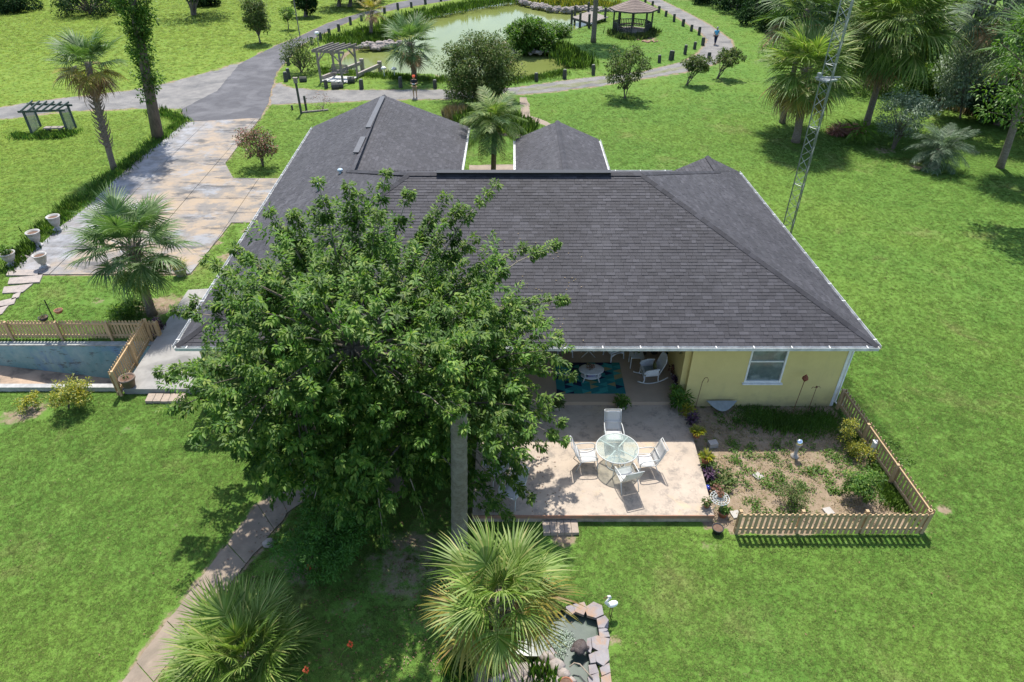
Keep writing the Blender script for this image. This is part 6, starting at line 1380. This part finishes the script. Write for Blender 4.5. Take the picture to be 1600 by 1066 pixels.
dq = [G(893,33,0),G(922,42,0),G(950,33,0),G(922,23,0)]; o0 = dq[0]; t = thing('dock','low weathered plank dock with dark mooring posts beside the gazebo','dock',o0); n = 22
for i in range(n): a, b2 = dq[0].lerp(dq[3],(i+.06)/n), dq[1].lerp(dq[2],(i+.06)/n); c2, d2 = dq[1].lerp(dq[2],(i+.94)/n), dq[0].lerp(dq[3],(i+.94)/n); mb = MB(); mb.prism([v-o0 for v in (a,b2,c2,d2)], .38,.45); part('plank', mb, m_wood_w, t)
for px, py in ((893,37),(906,42),(920,44),(945,33),(919,24),(898,30)):
    p = G(px,py); mb = MB(); mb.box((p.x-o0.x,p.y-o0.y,.45),(.26,.26,2.1)); part('post', mb, m_wood_d, t)
mb = MB(); mb.beam(dq[0]-o0+Vector((0,0,.3)), dq[1]-o0+Vector((0,0,.3)),.12,.2); part('edge_beam', mb, m_wood_d, t)
# tall palm trunk beside the dock, crown above the picture
q = G(927,66); t = fan_palm((927,66),None,3.0,34,'tall grey palm trunk between dock and gazebo with its crown above the picture',('green','green','green','brown'),.27)
q = G(1014,65); mb = MB(); 
for i in range(18): mb.ball((random.gauss(0,.6),random.gauss(0,.35),.05), .13, 6, (1.2,1,.6), .4)
o = single('fire_ring_rubble', mb, mat('pinkish_rubble',(.38,.22,.15),(.30,.20,.14),rough=.9), 'small scatter of pinkish rubble on the grass before the gazebo','rubble',q)
# ---------------- people
def skinfig(name, verts, edges, radii, m, parent, root=0, sub=1):
    me = bpy.data.meshes.new(name); me.from_pydata(verts, edges, []); o = link(name, me, parent)
    sk = o.modifiers.new('skin','SKIN'); sk.use_smooth_shade = True
    if not me.skin_vertices: 
        bmx = __import__('bmesh').new(); bmx.from_mesh(me); bmx.verts.layers.skin.verify(); bmx.to_mesh(me); bmx.free()
    for i, r in enumerate(radii): me.skin_vertices[0].data[i].radius = (r, r) if not isinstance(r, tuple) else r
    for i in range(len(verts)): me.skin_vertices[0].data[i].use_root = (i == root)
    ss = o.modifiers.new('sub','SUBSURF'); ss.levels = ss.render_levels = sub; me.materials.append(m); return o
def person(label, p, rz, h, shirt, trousers, skin, hair, hands, stride=.0, shorts=True, hat=None):
    k = h/1.75; t = thing('person', label, 'person', p, rz); V, E, R = [], [], []
    def a(v, r, par=None):
        V.append((v[0]*k, v[1]*k, v[2]*k)); R.append(r*k if not isinstance(r, tuple) else (r[0]*k, r[1]*k))
        if par is not None: E.append((par, len(V)-1))
        return len(V)-1
    pel = a((0,0,.93),.135); belly = a((0,.01,1.10),.14,pel); ch = a((0,0,1.30),.15,belly); nk0 = a((0,0,1.44),.075,ch); nk = a((0,.01,1.51),.055,nk0); hd = a((0,.02,1.60),.085,nk); cr = a((0,.01,1.68),.085,hd); a((0,.01,1.73),.05,cr)
    for s in (-1,1):
        f = stride*s; hip = a((s*.10,0,.86),.10,pel); kn = a((s*.11,f*.25+.02,.50),.062,hip); an = a((s*.115,f*.55-(.05 if f < 0 else 0),.09),.04,kn); a((s*.125,f*.55+.14,.035),.038,an)
        sh = a((s*.19,0,1.39),.062,ch); el = a(((s*.27),hands[0]*.2,1.13),.045,sh); wr = a((s*hands[2],hands[0],hands[1]),.03,el); pm = a((s*(hands[2]-.01),hands[0]+.05,hands[1]+(-.01 if hands[0] > .1 else -.06)),.035,wr)
        for j in range(4): a((s*(hands[2]-.035+.02*j),hands[0]+.09+.01*(j in (1,2)),hands[1]-(.02 if hands[0] > .1 else .13)),.010,pm)
        a((s*(hands[2]-.06),hands[0]+.05,hands[1]),.012,pm)
    skinfig('body', V, E, R, skin, t)
    Vs, Es, Rs = [], [], []
    def b_(v, r, par=None):
        Vs.append((v[0]*k,v[1]*k,v[2]*k)); Rs.append(r*k)
        if par is not None: Es.append((par,len(Vs)-1))
        return len(Vs)-1
    p0 = b_((0,0,.90),.175); p1 = b_((0,.01,1.10),.175,p0); p2 = b_((0,0,1.30),.18,p1); b_((0,0,1.43),.09,p2)
    for s in (-1,1): s0 = b_((s*.2,0,1.38),.085,p2); b_((s*.25,hands[0]*.1,1.22),.068,s0)
    skinfig('shirt', Vs, Es, Rs, shirt, t)
    Vs, Es, Rs = [], [], []
    p0 = b_((0,0,.95),.165); 
    for s in (-1,1):
        f = stride*s; h0 = b_((s*.10,0,.84),.115,p0); kn = b_((s*.11,f*.25+.02,.50),.085 if not shorts else .10,h0)
        if not shorts: b_((s*.115,f*.53-(.05 if f < 0 else 0),.12),.06,kn)
    skinfig('shorts' if shorts else 'trousers', Vs, Es, Rs, trousers, t)
    for s in (-1,1): f = stride*s; mb = MB(); mb.ball((s*.12*k,(f*.55+.07)*k,.045),.075*k,10,(.65,1.8,.6)); part('shoe', mb, m_blackp, t, True)
    mb = MB(); mb.ball((0,-.01*k,1.665*k),.115*k,14,(1,1.08,.95)); part('hair', mb, hair, t, True)
    # face
    mb = MB(); mb.ball((0,.105*k,1.60*k),.018*k,6); 
    for s in (-1,1): mb.ball((s*.105*k,.01*k,1.61*k),.022*k,6,(.4,1,1.3))
    part('nose_and_ears', mb, skin, t)
    mb = MB()
    for s in (-1,1): mb.ball((s*.035*k,.093*k,1.625*k),.011*k,6)
    part('eyes', mb, m_blackp, t); mb = MB(); mb.box((0,.094*k,1.565*k),(.05*k,.012*k,.01*k)); part('mouth', mb, m_rust, t)
    if hat:
        mb = MB(); mb.lathe([(.125*k,1.66*k),(.125*k,1.70*k),(.10*k,1.77*k),(0,1.79*k)], n=16); mb.grid(lambda u,v: ((u-.5)*.2*k,(.09+.12*v)*k,1.67*k-.01*v), 4, 3, .01); part('cap', mb, hat, t, True)
    return t
m_skin = mat('skin',(.50,.30,.21),(.45,.27,.19),rough=.6); m_skd = mat('tanned_skin',(.36,.20,.13),(.32,.18,.12),rough=.6)
pq = G(649,153); pe = person('man in orange cap, dark tee shirt and khaki shorts holding a controller', pq, pi+.05, 1.78, mat('dark_tee',(.03,.03,.035),rough=.9), mat('khaki',(.32,.26,.18),(.28,.22,.15),rough=.9), m_skin, mat('brown_hair',(.06,.035,.02)), (.28,1.18,.12), 0, True, mat('orange_cap',(.70,.11,.04),(.62,.10,.04),rough=.7))
mb = MB(); mb.box((0,0,0),(.24,.14,.05)); mb.tube([(-.08,.05,.02),(-.08,.12,.10)],.008,5); mb.tube([(.08,.05,.02),(.08,.12,.10)],.008,5)
single('remote_controller', mb, mat('light_grey_plastic',(.55,.56,.58),rough=.5), 'light grey remote controller held by the man in the orange cap','controller',(pq.x,pq.y-.36,1.20)).rotation_euler = (0,0,pi)
person('person in light blue long sleeved shirt and dark trousers walking on the gravel loop', G(1117,70), .15, 1.75, mat('light_blue_shirt',(.12,.42,.62),(.10,.36,.56),rough=.9), mat('navy_trousers',(.02,.03,.07),rough=.9), m_skd, mat('grey_hair',(.35,.33,.31)), (.04,.90,.27), .35, False)
# small stones in the far lawns, mulch under the palms
